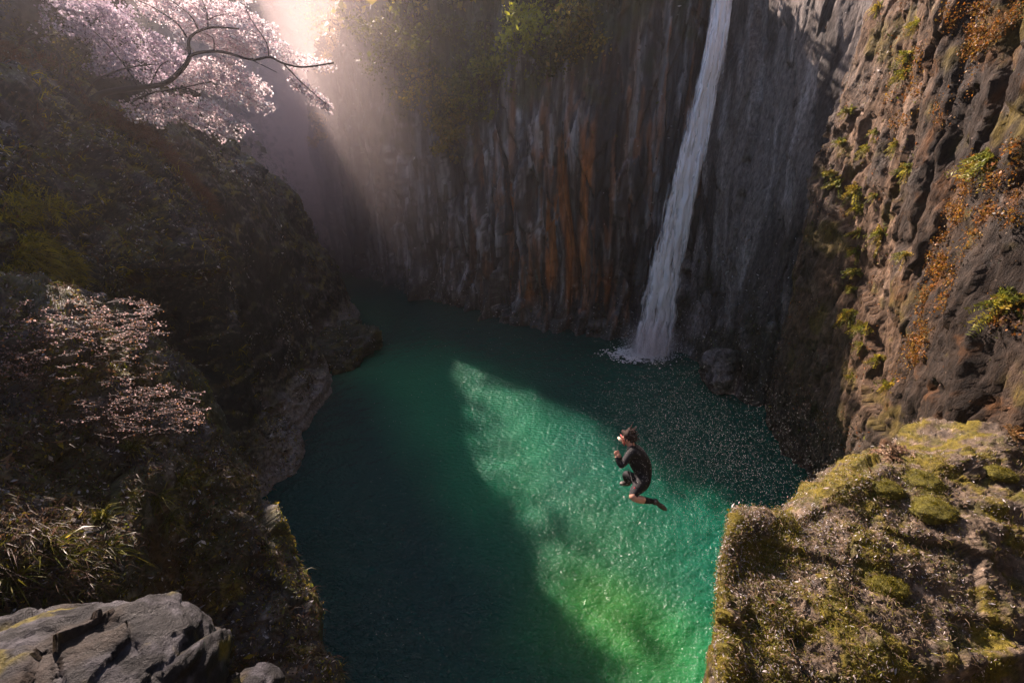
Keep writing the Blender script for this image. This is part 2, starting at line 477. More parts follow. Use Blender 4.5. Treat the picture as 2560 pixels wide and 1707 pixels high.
# left cliff, far ridge running down to the headland
rows = [lev(-1, [(-12, 21), (-10.6, 22.8), (-9.8, 25), (-10.0, 27.5), (-10.7, 29.6), (-13, 31.5), (-17, 33)]),
 lev(.5, [(-12, 21), (-10.7, 22.8), (-10, 25), (-10.3, 27.5), (-10.9, 29.5), (-13, 31.5), (-17, 33)]),
 lev(3.4, [(-12.6, 21), (-11.3, 22.8), (-10.8, 24.7), (-11.0, 27), (-11.6, 29), (-13.5, 31), (-17, 33)]),
 lev(6.7, [(-13, 21), (-12, 22.8), (-11.8, 24.5), (-12.0, 26.5), (-12.5, 28.1), (-14.4, 30.5), (-17.5, 32)]),
 lev(9.2, [(-13.4, 21), (-12.8, 22.8), (-12.7, 24.4), (-13.0, 26), (-13.7, 27.2), (-15.5, 29.5), (-18, 31)]),
 lev(11, [(-15, 21), (-14.8, 22.8), (-14.8, 24), (-15, 25.5), (-15.6, 26.5), (-17, 28.5), (-19, 30)]),
 lev(14, [(-19, 21), (-19, 22.8), (-19, 24), (-19, 25), (-19, 26), (-20, 28), (-22, 29)])]
patch('cliff_left_ridge', rows, 200, 240, d_left, c_slab, M_moss, kind='structure')

# wooded hillside over the left cliffs
ys = [-6, 2, 8, 13, 17, 21, 25, 30, 38]
x0 = [-10.5, -11.5, -13, -12.6, -12.4, -12.8, -14.6, -17, -22]
z0 = [8, 9, 10.6, 10.6, 10.4, 9.2, 7.5, 5, 4]
rows = [[(x0[i] + dx, ys[i] + .3 * -dx * .3, z0[i] + dz * ((1.9, 1.9, 1.9, 1.7)[i] if i < 4 and dz > 0 else 1)) for i in range(9)] for dx, dz in ((1.2, -4), (0, 0), (-1.2, 4), (-4, 8), (-10, 12), (-24, 16), (-50, 18))]  # near part raised out of view to shade the corner boulder
def d_hill(p, n): return fbm(p * .25, 4) * .9 + fbm(p * 1.4, 3) * .25
def c_hill(p, n, d):
    c = np.tile([.02, .018, .011], (len(p), 1))
    c = mixc(c, [.04, .033, .012], sm(fbm(p * .5, 4), 0, .6))
    return mixc(c, [.09, .075, .06], sm(fbm(p * .8 + 9, 3), .25, .6) * .7)
patch('hillside_left', rows, 120, 180, d_hill, c_hill, M_moss, kind='structure')

# mountain on the left of the far channel, and the far mountain that closes the view
basel = [(-14, 31), (-16.8, 36.5), (-18, 42), (-20, 48), (-24, 58), (-32, 75)]
rows = []
hi = ((-1, 0), (1, -.3), (6, -2.2), (12, -3.9), (19, -4.8), (26, -5.5), (30.5, -6.2), (31.3, -7.6), (30.3, -9.8), (21, -12), (24, -60))  # spur above view, shaped to throw shade on the pool's left
lo = ((-1, 0), (1, -.3), (5, -2.2), (9, -3.6), (12, -4.6), (14, -5.5), (15.5, -7), (16, -9), (16.5, -11), (17, -20), (20, -60))
for (zh, dh), (zl, dl) in zip(hi, lo):
    row = []
    for x, y in basel:
        k = min(1, max(0, (y - 37) / 5)); k = k * k * (3 - 2 * k)
        row.append((x + dh * k + dl * (1 - k), y, zh * k + zl * (1 - k)))
    rows.append(row)
def d_hill2(p, n): return fbm(p * .16, 4) * 1.3 + fbm(p * .9, 3) * .35
patch('mountain_left', rows, 180, 240, d_hill2, c_hill, M_hill, kind='structure')
xs = [-120, -90, -70, -55, -42, -30, -15, 0, 25, 60]
rows = []
for y, z in ((54, -1), (57, 2), (62, 10), (70, 22), (78, 35), (86, 47), (90, 49.5), (110, 49.5)):  # unseen ridge height set to shade the far end of the pool
    rows.append([(x, y + .10 * abs(x + 30), z) for x in xs])
patch('mountain_far', rows, 160, 260, d_hill2, c_hill, M_hill, kind='structure')
# unseen rock added behind the camera to hold back sky light
rows = [[(x, -6 - .12 * z, z) for x in (-14, -9, -4, 0, 4, 9, 14)] for z in (-1, 3, 7, 11, 15, 18)]
rows.append([(x, -20, 21) for x in (-14, -9, -4, 0, 4, 9, 14)])
patch('sky_blocker_behind', rows, 60, 80, d_side, c_side2, M_side, kind='structure', flip=True)

# ------------------------------------------------------------------ boulders and the mossy ledge
def boulder(name, c, r, nu, nv, mat, colf, amp=.3, freq=1.0, seed=0, cut=None, label=None, cat='rock', group=None):
    th = np.linspace(0, 2 * math.pi, nu, endpoint=False)
    ph = np.linspace(-math.pi / 2, math.pi / 2, nv)
    T, Pp = np.meshgrid(th, ph)
    n = np.stack([np.cos(T) * np.cos(Pp), np.sin(T) * np.cos(Pp), np.sin(Pp)], 2).reshape(-1, 3)
    lp = np.sign(n) * np.abs(n) ** .72
    p = lp * np.array(r)
    q = p + seed * 3.7
    d = fbm(q * freq * .7, 2) * amp * .7 + facet(q * freq * 1.3, .9, .12) * amp * .9 + facet(q * freq * 3.4 + 5, .9, .2) * amp * .3 + fbm(q * freq * np.array([6, 6, 14]), 3) * amp * .16
    p = p + n * d[:, None]
    n_ = nu
    a = np.arange(nv * nu).reshape(nv, nu)
    b = np.roll(a, -1, 1)
    f = np.stack([a[:-1].ravel(), b[:-1].ravel(), b[1:].ravel(), a[1:].ravel()], 1)
    w = p + np.array(c)
    col = colf(w, n, d)
    o = new_obj(name, mesh_np(name, p, f, np.clip(col, .004, 1)), mats=[mat], label=label, cat=cat, group=group)
    o.location = c
    SURF[o.name] = dict(q=w, f=f, n=n, nv=nv, nu=nu)
    return o
def c_grey(p, n, d):
    c = np.tile([.010, .010, .011], (len(p), 1))
    c = mixc(c, [.050, .048, .055], sm(fbm(p * np.array([2.2, 5, 9]), 4), -.1, .5) * .9)
    c = mixc(c, [.03, .022, .015], sm(fbm(p * 1.6 + 7, 3), .1, .5) * .8)
    return mixc(c, [.11, .09, .01], sm(fbm(p * 1.9 + 21, 4), .38, .6) * .8)
def c_spur(p, n, d):
    c = np.tile([.03, .03, .012], (len(p), 1))
    c = mixc(c, [.075, .065, .012], sm(fbm(p * 1.4, 4), .0, .5))
    return mixc(c, [.09, .08, .07], sm(fbm(p * 2.2 + 9, 3), .25, .6) * .8)
boulder('boulder', W(90, 1705, 3.5), (1.2, .95, .78), 260, 180, M_near, c_grey, .13, 1.0, 1,
        label='pale grey rough boulder with a thin moss streak in the near left corner')
boulder('boulder', W(540, 1640, 4.2), (.35, .3, .25), 60, 40, M_near, c_grey, .1, 2, 5,
        label='small dark grey rock right of the pale corner boulder, cut by the bottom edge')
boulder('boulder', (10.0, 19.3, .9), (.75, .95, 1.15), 90, 70, M_side, c_side2, .2, 1.1, 3,
        label='rounded brown boulder at the water line right of the waterfall foot')
boulder('boulder', (-9.7, 23.2, -.1), (1.9, 2.6, 1.3), 160, 90, M_moss, c_spur, .45, .6, 4,
        label='low moss covered rock spur jutting into the pool from the left bank')

E1, E2, E3, E4, E5 = W(1682, 1222, 5.95), W(1656, 1288, 5.5), W(1648, 1350, 5.1), W(1650, 1450, 4.7), W(1655, 1568, 4.3)
def drop(p, z, dx=.5): return (p[0] + dx, p[1] + .02, z)
rows = [
 [V(3.7, 5.3, -1), V(3.6, 5.3, 3), V(3.35, 5.2, 5.6), V(3.7, 5.5, 5.6), V(4.4, 5.7, 5.3), V(5.2, 6.4, 5.3), V(6.3, 7.1, 5.3), V(8, 7.8, 5.3), V(10.5, 9.3, 5.5)],
 [drop(E1, -1, .3), drop(E1, 4.5), E1, W(1722, 1180, 6.2), W(1800, 1192, 6.3), W(1900, 1125, 6.7), W(2020, 1068, 7.2), W(2180, 1042, 7.6), W(2420, 950, 8.6)],
 [drop(E2, -1, .3), drop(E2, 4.5), E2, W(1710, 1230, 5.8), W(1800, 1240, 6.0), W(1920, 1180, 6.3), W(2050, 1130, 6.7), W(2200, 1100, 7.1), W(2480, 1040, 7.8)],
 [drop(E3, -1, .3), drop(E3, 4.5), E3, W(1720, 1320, 5.3), W(1810, 1320, 5.5), W(1930, 1280, 5.7), W(2060, 1240, 6.0), W(2220, 1210, 6.3), W(2480, 1160, 6.9)],
 [drop(E4, -1, .3), drop(E4, 4.5), E4, W(1720, 1420, 4.9), W(1820, 1420, 5.0), W(1940, 1390, 5.2), W(2070, 1360, 5.4), W(2230, 1330, 5.7), W(2480, 1300, 6.2)],
 [drop(E5, -1, .3), drop(E5, 4.5), E5, W(1725, 1560, 4.4), W(1830, 1550, 4.5), W(1950, 1530, 4.6), W(2080, 1510, 4.8), W(2240, 1490, 5), W(2480, 1460, 5.4)],
 [V(1.9, .9, -1), V(2.2, .9, 4.5), W(1640, 1900, 3.6), W(1720, 1900, 3.6), W(1850, 1900, 3.7), W(1980, 1880, 3.7), W(2110, 1850, 3.8), W(2260, 1820, 4), W(2480, 1800, 4.4)],
 [V(1.9, -3, -1), V(2.2, -3, 4.5), V(1.8, -3, 6.3), V(2.4, -3, 6.6), V(3, -3, 6.8), V(4, -3, 7), V(5, -3, 7), V(6, -3, 7.2), V(9, -3, 8)],
]
def d_ledge(p, n):
    up = sm(n[:, 2], .3, .7)
    st = np.sin((p[:, 1] * .8 + p[:, 0] * .25 + pn(p * .5) * 1.4) * 5.2)
    return (fbm(p * .9, 3) * .16 + facet(p * np.array([1.2, 1.6, 1.5]) + 3, .7, .2) * .12 + facet(p * 4.2 + 3, .7, .15) * .04 + fbm(p * 9, 3, .65) * .022 + st * .03) * (.35 + .65 * up)
def c_ledge(p, n, d):
    c = np.tile([.095, .070, .048], (len(p), 1))
    c = mixc(c, [.25, .185, .13], sm(fbm(p * 4, 4, .65), .1, .8) * .85)
    c = mixc(c, [.07, .055, .045], sm(fbm(p * 3 + 9, 3), .15, .5) * .7)
    edge = 1 - sm(p[:, 0] - (.28 * p[:, 1] + 1.1), .1, 1.0)
    m = sm(fbm(p * 1.6 + 8, 5, .6) + .5 * edge, -.1, .25)
    c = mixc(c, [.115, .090, .006], m * .9)
    m2 = sm(fbm(p * 3.1 + 28, 4), .2, .5)
    return mixc(c, [.06, .055, .008], m2 * .7)
patch('ledge_right', rows, 460, 560, d_ledge, c_ledge, M_near, kind='structure', flip=True)

# ------------------------------------------------------------------ water
m, nt, b = mat_new('gorge_water')
L = nt.links.new
tc = N(nt, 'ShaderNodeTexCoord')
mp = N(nt, 'ShaderNodeMapping'); mp.inputs['Rotation'].default_value = (0, 0, R(20)); mp.inputs['Scale'].default_value = (1, 1.5, 1)
L(tc.outputs['Object'], mp.inputs[0])
w1 = noise_node(nt, mp.outputs[0], 5.5, 3, .5); w2 = noise_node(nt, mp.outputs[0], 17, 3, .5)
ad = N(nt, 'ShaderNodeMath', operation='MULTIPLY_ADD'); ad.inputs[1].default_value = .3
L(w2.outputs['Fac'], ad.inputs[0]); L(w1.outputs['Fac'], ad.inputs[2])
bp = N(nt, 'ShaderNodeBump'); bp.inputs['Strength'].default_value = .85; bp.inputs['Distance'].default_value = .14
L(ad.outputs[0], bp.inputs['Height']); L(bp.outputs[0], b.inputs['Normal'])
at = N(nt, 'ShaderNodeAttribute', attribute_name='Col'); L(at.outputs['Color'], b.inputs['Base Color'])
b.inputs['Roughness'].default_value = .12
b.inputs['IOR'].default_value = 1.33
b.inputs['Subsurface Weight'].default_value = .85
b.inputs['Subsurface Radius'].default_value = (.15, .8, .55)
b.inputs['Subsurface Scale'].default_value = 1.3
M_water = m
ny, nx = 620, 520
ty = np.linspace(0, 1, ny)
yy = -12 + 6 * ty + 120 * ty ** 2.6 + 14 * ty
tx = np.linspace(-1, 1, nx)
X = np.sign(tx) * (12 * np.abs(tx) + 50 * np.abs(tx) ** 4)
XX, YY = np.meshgrid(X, yy)
p = np.stack([XX.ravel(), YY.ravel(), np.zeros(XX.size)], 1)
rot = np.array([[math.cos(.5), -math.sin(.5), 0], [math.sin(.5), math.cos(.5), 0], [0, 0, 1]])
q = p @ rot
far = 1 / (1 + (p[:, 1] / 30).clip(0) ** 2)
z = (fbm(q * np.array([.9, 1.6, 1]), 2) * .05 + fbm(q * np.array([2.6, 4.2, 1]) + 4, 2) * .022) * far
dfall = np.hypot(p[:, 0] - 7.3, p[:, 1] - 22.7)
z += .04 * np.sin(dfall * 5) * np.exp(-dfall / 2.2)
p[:, 2] = z
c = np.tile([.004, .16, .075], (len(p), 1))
c = mixc(c, [.05, .20, .045], np.exp(-((p[:, 0] - 2.6) ** 2 + ((p[:, 1] - 8.5) / 1.6) ** 2) / 5))  # brighter yellow green painted into the sunlit middle of the pool
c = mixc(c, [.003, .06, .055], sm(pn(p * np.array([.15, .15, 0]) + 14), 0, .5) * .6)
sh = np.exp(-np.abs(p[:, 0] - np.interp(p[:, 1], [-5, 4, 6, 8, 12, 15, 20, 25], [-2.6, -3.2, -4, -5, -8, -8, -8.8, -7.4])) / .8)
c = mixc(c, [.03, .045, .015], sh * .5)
left_shade = (1 - sm(p[:, 0] + .62 * p[:, 1] - 4.6 + .8 * pn(p * .4), -1.5, 2.5)) * (1 - sm(p[:, 1], 17, 24))  # darker colour painted in left of the sunlit band, standing for shade
c = mixc(c, [.001, .028, .030], left_shade * .85)
c = mixc(c, [.002, .030, .026], sm(p[:, 1], 20, 26) * .7)  # far water colour darkened too, as shade outside the sunlit band
c = mixc(c, [.003, .050, .042], sm(p[:, 0] + .85 * p[:, 1] - 16.4 + .6 * pn(p * .5), -.8, 2.2) * .75)  # shade painted into the water right of the sunlit band
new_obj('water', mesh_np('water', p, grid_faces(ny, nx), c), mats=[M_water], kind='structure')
# river bed, so nothing is open below
new_obj('river_bed', mesh_np('river_bed', [(-70, -20, -1.6), (70, -20, -1.6), (70, 120, -1.6), (-70, 120, -1.6)], [(0, 1, 2, 3)], np.tile([.05, .05, .04], (4, 1))), mats=[M_hill], kind='structure')

# ------------------------------------------------------------------ builders for plants, water and figures
def unit(a): return a / (np.linalg.norm(a, axis=-1)[..., None] + 1e-9)
def leaf_arrays(c, size, col, axis=None, spread=1.0, width=.55, nrm=None, nspread=1.0):
    """diamond leaves with a raised midrib fold: 4 corners, one folded quad each"""
    n = len(c)
    a = rng.normal(size=(n, 3))
    if axis is not None: a = np.asarray(axis) + a * spread
    a = unit(a)
    r = rng.normal(size=(n, 3))
    if nrm is not None: r = np.cross(a, np.asarray(nrm) + r * nspread)
    s = unit(np.cross(a, r)) if nrm is None else unit(r)
    up = np.cross(a, s)
    size = np.asarray(size).reshape(-1, 1)
    v = np.stack([c - a * size * .5, c + s * size * width * .5 + up * size * .1, c + a * size * .5, c - s * size * width * .5 + up * size * .1], 1)
    f = np.arange(n * 4).reshape(n, 4)
    return v.reshape(-1, 3), f, np.repeat(col, 4, 0)
def joinnp(parts):
    vs, fs, cs, off = [], [], [], 0
    for v, f, c in parts:
        vs.append(v); fs.append(f + off); cs.append(c); off += len(v)
    return np.concatenate(vs), np.concatenate(fs), np.concatenate(cs)
def tube(pts, rad, sides=6, col=(.05, .04, .03), n=None):
    P = crom(np.array(pts, float), n or max(3, len(pts) * 4)) if len(pts) > 2 else np.array(pts, float)
    r = np.interp(np.linspace(0, 1, len(P)), np.linspace(0, 1, len(rad)), rad) if np.ndim(rad) else np.full(len(P), rad)
    T = unit(np.gradient(P, axis=0))
    A = unit(np.cross(T, [.31, .2, .93])); B = np.cross(T, A)
    th = np.linspace(0, 2 * math.pi, sides, endpoint=False)
    v = P[:, None] + r[:, None, None] * (A[:, None] * np.cos(th)[None, :, None] + B[:, None] * np.sin(th)[None, :, None])
    m_ = len(P); a = np.arange(m_ * sides).reshape(m_, sides); b = np.roll(a, -1, 1)
    f = np.stack([a[:-1].ravel(), b[:-1].ravel(), b[1:].ravel(), a[1:].ravel()], 1)
    return v.reshape(-1, 3), f, np.tile(np.array(col, float), (len(v.reshape(-1, 3)), 1))
def build(name, arr, mat, parent=None, origin=None, smooth=True, **kw):
    v, f, c = arr
    if parent is not None: v = v - np.array(parent.location)
    if origin is not None: v = v - np.array(origin)
    o = new_obj(name, mesh_np(name, v, f, c, smooth), parent=parent, mats=[mat], **kw)
    if origin is not None: o.location = origin
    return o
def pick(cols, n, jit=.25):
    cols = np.array(cols)
    c = cols[rng.integers(0, len(cols), n)]
    return c * (1 + jit * rng.normal(size=(n, 1))).clip(.3, 2)
def in_poly(pts, poly):
    poly = np.array(poly); x, y = pts[:, 0], pts[:, 1]
    ins = np.zeros(len(pts), bool); j = len(poly) - 1
    for i in range(len(poly)):
        xi, yi = poly[i]; xj, yj = poly[j]
        ins ^= ((yi > y) != (yj > y)) & (x < (xj - xi) * (y - yi) / (yj - yi + 1e-12) + xi)
        j = i
    return ins
def sample_poly(poly, n):
    poly = np.array(poly, float); lo, hi = poly.min(0), poly.max(0)
    out = []
    k = 0
    while k < n:
        p = lo + (hi - lo) * rng.random((n * 2, 2)); p = p[in_poly(p, poly)]
        out.append(p); k += len(p)
    return np.concatenate(out)[:n]
def Snp(s, t):
    x = (s[:, 0] - 1280) / FPX; y = -(s[:, 1] - 853.5) / FPX
    c_, s_ = math.cos(PITCH), math.sin(PITCH)
    return np.stack([x * t, (c_ + y * s_) * t, CAM_H + (-s_ + y * c_) * t], 1)
def project(p):
    y = p[:, 1]; z = p[:, 2] - CAM_H
    f = y * math.cos(PITCH) - z * math.sin(PITCH); u = y * math.sin(PITCH) + z * math.cos(PITCH)
    return 1280 + p[:, 0] / f * FPX, 853.5 - u / f * FPX, f
M_shiny = leaf_mat('wet_leaf', .25, .35)

# ---- fallen leaves, stalks and moss flecks lying on the rock
def litter(name, surf, n, size, cols, label_kind='stuff', mask=None, lift=.02, nspread=.9, margin=120, mat=None, width=.4, axis=None, parent=None, dense=None):
    s = SURF[surf]
    x, y, f = project(s['q'])
    ok = (f > .5) & (x > -margin) & (x < 2560 + margin) & (y > -margin) & (y < 1707 + margin)
    ns = s['n']
    cam_v = unit(np.array([0, 0, CAM_H]) - s['q'])
    ok &= np.abs((ns * cam_v).sum(1)) > .02
    w = ok.astype(float)
    if mask is not None: w = w * mask(s['q'], ns)
    w /= w.sum()
    i = rng.choice(len(w), n, p=w)
    sgn = np.sign((ns[i] * cam_v[i]).sum(1))[:, None]
    nn = ns[i] * sgn
    c = s['q'][i] + nn * lift * rng.random((n, 1)) + rng.normal(size=(n, 3)) * .02
    sz = size * np.exp(rng.normal(size=n) * .45)
    ax = unit(np.cross(nn, rng.normal(size=(n, 3)))) if axis is None else np.asarray(axis, float)
    arr = leaf_arrays(c, sz, pick(cols, n), axis=ax, spread=.5, width=width, nrm=nn, nspread=nspread)
    return build(name, arr, mat or M_leaf, kind='stuff', parent=parent)
olive = [.12, .13, .018]; yel = [.32, .25, .03]; brown = [.16, .09, .045]; grey = [.55, .52, .52]; dark = [.03, .03, .018]; rust = [.26, .10, .03]; pale = [.5, .42, .38]  # grey flecks brightened so they paint in glints on the rock
LM = lambda f, a, b, sc_: (lambda q, n: sm(fbm(q * sc_ + 60 + f, 3), a, b) + .03)
litter('ground_cover', 'cliff_left_near', 26000, .045, [olive, dark, brown, grey, yel, brown], mask=lambda q, n: sm(np.abs(n[:, 2]), .2, .6) + .02)
litter('ground_cover', 'cliff_left_near', 7000, .05, [yel, [.16, .17, .02], olive], mask=LM(1, .25, .5, .9))
litter('ground_cover', 'cliff_left_middle', 26000, .065, [olive, dark, dark, brown, grey, yel], mask=lambda q, n: sm(np.abs(n[:, 2]), .2, .5) * (.3 + sm(fbm(q, 3), -.2, .4)) + .003)
litter('ground_cover', 'cliff_left_buttress', 12000, .08, [olive, dark, brown, grey], mask=lambda q, n: sm(fbm(q * .6 + 8, 3), -.1, .4) * (.2 + (1 - sm(q[:, 2], 5, 8))))
litter('ground_cover', 'cliff_left_ridge', 5000, .1, [olive, dark, brown, yel], mask=lambda q, n: sm(fbm(q * .6 + 8, 3), -.1, .4) + .05)
litter('ground_cover', 'boulder.003', 4000, .08, [olive, dark, brown, yel, grey])
litter('ground_cover', 'hillside_left', 9000, .12, [olive, dark, brown, [.12, .09, .02]])
litter('leaf_litter', 'ledge_right', 42000, .026, [brown, pale, grey, [.2, .14, .09], olive, [.12, .10, .01]], mask=lambda q, n: .15 + sm(fbm(q * 1.3 + 70, 3), -.3, .3), lift=.012, nspread=.7, width=.3)
litter('moss', 'ledge_right', 22000, .02, [[.13, .11, .008], [.18, .15, .012], olive], mask=lambda q, n: .01 + sm(fbm(q * 1.6 + 8, 4, .6) + .5 * (1 - sm(q[:, 0] - (.28 * q[:, 1] + 1.1), .1, 1.0)), .05, .4), lift=.03, nspread=2.0)
litter('ground_cover', 'cliff_right', 20000, .05, [brown, [.3, .22, .17], dark, rust, olive], mask=lambda q, n: (.1 + sm(fbm(q * .9 + 12, 3), -.1, .4)) * (.1 + sm(q[:, 1] - 13.2 + .3 * (14 - q[:, 2]), -.4, .5)), width=.35)
litter('ground_cover', 'cliff_beside_waterfall', 6000, .07, [dark, grey, brown, olive], mask=lambda q, n: .05 + (1 - sm(q[:, 2], 4, 9)))
litter('ground_cover', 'cliff_middle', 14000, .10, [olive, dark, brown, grey], mask=lambda q, n: .05 + (1 - sm(q[:, 2], .5, 3.5)) * .8)

litter('shade_foliage', 'mountain_left', 11000, .42, [olive, dark, [.09, .075, .02]], lift=2.4, nspread=3, margin=9000, width=.7)  # crowns added on the unseen spur to soften the pool's shadow edge
litter('shade_foliage', 'mountain_far', 7000, .9, [olive, dark, [.09, .075, .02]], lift=3.0, nspread=3, margin=9000, width=.7)
litter('shade_foliage', 'cliff_middle', 6000, .26, [olive, dark, yel], lift=1.6, nspread=3, margin=2500, width=.7, mask=lambda q, n: sm(q[:, 2], 17.5, 19) * (1 - sm(q[:, 1], 46, 52)) * (1 - sm(q[:, 0], 7, 9)))  # cliff top leaves added to soften the shadow edge on the water
# ---- things rooted on the cliffs
BV = {k: bvh_of(k) for k in ('cliff_right', 'cliff_middle', 'cliff_left_near', 'cliff_left_middle', 'ledge_right')}
def ivy(name, surf, polys, n, size, cols):
    """leaves hanging on the rock where the photograph shows them"""
    cs, ns = [], []
    s = SURF[surf]
    x, y, f = project(s['q'])
    P2 = np.stack([x, y], 1)
    w = np.zeros(len(x))
    for poly, k in polys: w[in_poly(P2, poly) & (f > 0)] += k
    w *= .02 + sm(fbm(s['q'] * 1.6 + 90, 4, .6), .0, .35)
    w /= w.sum()
    i = rng.choice(len(w), n, p=w)
    cam_v = unit(np.array([0, 0, CAM_H]) - s['q'][i])
    nn = s['n'][i] * np.sign((s['n'][i] * cam_v).sum(1))[:, None]
    c = s['q'][i] + nn * (.03 + .1 * rng.random((n, 1))) + rng.normal(size=(n, 3)) * .05
    arr = leaf_arrays(c, size * np.exp(rng.normal(size=n) * .4), pick(cols, n), axis=[0, 0, -1], spread=.8, width=.7, nrm=nn, nspread=1)
    return build(name, arr, M_leaf, kind='stuff')
o_polys = [([(2440, 0), (2560, 0), (2560, 40), (2480, 130), (2420, 260), (2360, 330), (2330, 300), (2400, 150)], 1.2),
           ([(2360, 0), (2440, 0), (2440, 60), (2400, 110), (2360, 60)], .8),
           ([(2420, 400), (2560, 340), (2560, 560), (2420, 620), (2380, 760), (2330, 830), (2290, 800), (2330, 640)], 1.0),
           ([(2290, 800), (2340, 800), (2320, 900), (2250, 950), (2230, 920)], .7),
           ([(2480, 720), (2560, 700), (2560, 830), (2480, 820)], .8),
           ([(2230, 180), (2320, 100), (2310, 260), (2260, 330), (2200, 300)], .4)]
ivy('orange_ivy', 'cliff_right', o_polys, 17000, .034, [[.30, .12, .018], [.2, .075, .015], [.28, .16, .02], [.10, .055, .015]])

def fern(name, at, nrm, size, cols, label, cat, group=None, nf=12, mat=None, droop=.5):
    """a clump of arching fronds, each frond a rib with leaflets on both sides"""
    at = np.array(at); nrm = np.array(nrm)
    parts = []
    for k in range(nf):
        d = unit(nrm * .6 + rng.normal(size=3) * .7 + np.array([0, 0, .25]))
        Ls = size * rng.uniform(.6, 1.2)
        ts = np.linspace(0, 1, 18)[:, None]
        rib = at + d * ts * Ls + np.array([0, 0, -1]) * ts ** 2 * Ls * droop
        parts.append(tube(rib, [.006, .002], 3, [.07, .06, .02], 8))
        tan = unit(np.gradient(rib, axis=0)); side = unit(np.cross(tan, nrm + .01))
        base = pick(cols, 1)[0]
        for sg in (-1, 1):
            cc = rib[2:] + side[2:] * sg * Ls * .075
            parts.append(leaf_arrays(cc, np.full(len(cc), Ls * .19), np.tile(base, (len(cc), 1)) * (1 + .2 * rng.normal(size=(len(cc), 1))).clip(.4, 2), axis=side[2:] * sg + tan[2:] * .4, spread=.3, width=.32))
    arr = joinnp(parts)
    return build(name, arr, mat or M_leaf, origin=tuple(at), label=label, cat=cat, group=group)
fern_at = [(2196, 19, .45, 'top of the brown cliff near the frame edge'), (2146, 57, .3, 'brown cliff rim just right of its top corner'), (2295, 60, .4, 'brown cliff high up below the top orange leaves'), (2272, 142, .5, 'brown cliff, the long pale one in the upper part'), (2262, 185, .45, 'brown cliff directly below the long pale fern'),
  (2106, 226, .5, 'left rim of the brown cliff, topmost on the rim'), (2121, 279, .4, 'left rim of the brown cliff, second from the top'), (2102, 356, .4, 'left rim of the brown cliff, third from the top'), (2190, 330, .35, 'middle of the brown cliff below a pale bulge'), (2245, 360, .4, 'brown cliff beside the dark shaded rock'), (2169, 371, .45, 'brown cliff right of the third rim fern'),
  (2073, 436, .45, 'left rim of the brown cliff, fourth from the top'), (2096, 463, .7, 'brown cliff, the largest yellow clump at the rim'), (2138, 478, .6, 'brown cliff right beside the largest clump'), (2188, 490, .3, 'brown cliff, small bright green one'), (2150, 517, .5, 'brown cliff below the largest clump'), (2272, 421, .5, 'brown cliff, sloping tuft toward the dark rock'), (2470, 400, .7, 'dark right rock among orange leaves at mid height'),
  (2150, 582, .5, 'brown cliff above the pale lit patch'), (2207, 585, .6, 'brown cliff, yellow clump right of the pale lit patch'), (2142, 626, .5, 'dark cleft of the brown cliff, upper one'), (2134, 684, .55, 'dark cleft of the brown cliff, middle one'), (2130, 725, .4, 'dark cleft of the brown cliff, lower one'), (2123, 780, .65, 'small overhang of the brown cliff like a yellow cap'), (2161, 818, .5, 'brown cliff just below the yellow cap'),
  (2155, 860, .35, 'lower brown cliff beneath the overhang'), (2196, 894, .4, 'lower brown cliff beside a grey face'), (2230, 962, .5, 'lower brown cliff, the long slanting one'), (2521, 764, .8, 'dark right rock, broad golden clump near the edge'), (2265, 638, .4, 'dark crack right of the brown cliff face'), (2130, 940, .3, 'foot of the brown cliff above the ledge'), (2160, 1170, .35, 'dark rock just above the mossy ledge')]
ferncol = [[.30, .26, .025], [.22, .22, .025], [.36, .26, .03], [.15, .17, .02]]
for sx, sy, s_, where in fern_at:
    h, n_ = hit(BV['cliff_right'], sx, sy)
    if h is None: continue
    if n_.dot(EYE - h) < 0: n_ = -n_
    fern('fern', h, n_, s_ * .66, ferncol, ('small' if s_ < .42 else 'medium' if s_ < .6 else 'large') + ' yellow green fern on ' + where.replace(', ', ' '), 'fern', 'ferns on the brown cliff', nf=int(16 + 26 * s_))

def shrub(name, at, nrm, r, cols, label, n=1100, leaf=.12, cat='shrub', group=None, squash=.7, stems=7, hang=0.):
    at = np.array(at, float); nrm = np.array(nrm, float)
    root = empty(name, tuple(at), label=label, cat=cat, group=group)
    parts, cs = [], []
    for k in range(stems):
        d = unit(nrm * .7 + rng.normal(size=3) * .6 + np.array([0, 0, .4 - hang]))
        e = at + d * r * rng.uniform(.7, 1.2) + np.array([0, 0, -hang * r])
        mid = (at + e) / 2 + rng.normal(size=3) * r * .12 + np.array([0, 0, .1 * r])
        parts.append(tube([at - nrm * .1, mid, e], [.03 * r + .008, .008], 4, [.05, .04, .03], 8))
        m_ = n // stems
        tt = rng.random(m_) ** .6
        base = at + (e - at) * tt[:, None]
        cs.append(base + rng.normal(size=(m_, 3)) * r * .22 * np.array([1, 1, squash]))
    c = np.concatenate(cs)
    clump = sm(fbm(c * (1.6 / r), 2), -.35, .1) > rng.random(len(c)) * .9
    c = c[clump]
    build('stem', joinnp(parts), M_bark, root)
    build('foliage', leaf_arrays(c, leaf * np.exp(rng.normal(size=len(c)) * .35), pick(cols, len(c)), width=.6, axis=nrm * .3 + np.array([0, 0, -.3]), spread=1), M_leaf, root)
    return root
gold = [[.32, .24, .04], [.25, .22, .04], [.4, .28, .06]]
green = [[.10, .11, .022], [.15, .14, .025], [.07, .08, .018]]
lime = [[.22, .24, .03], [.3, .28, .03], [.14, .16, .02]]
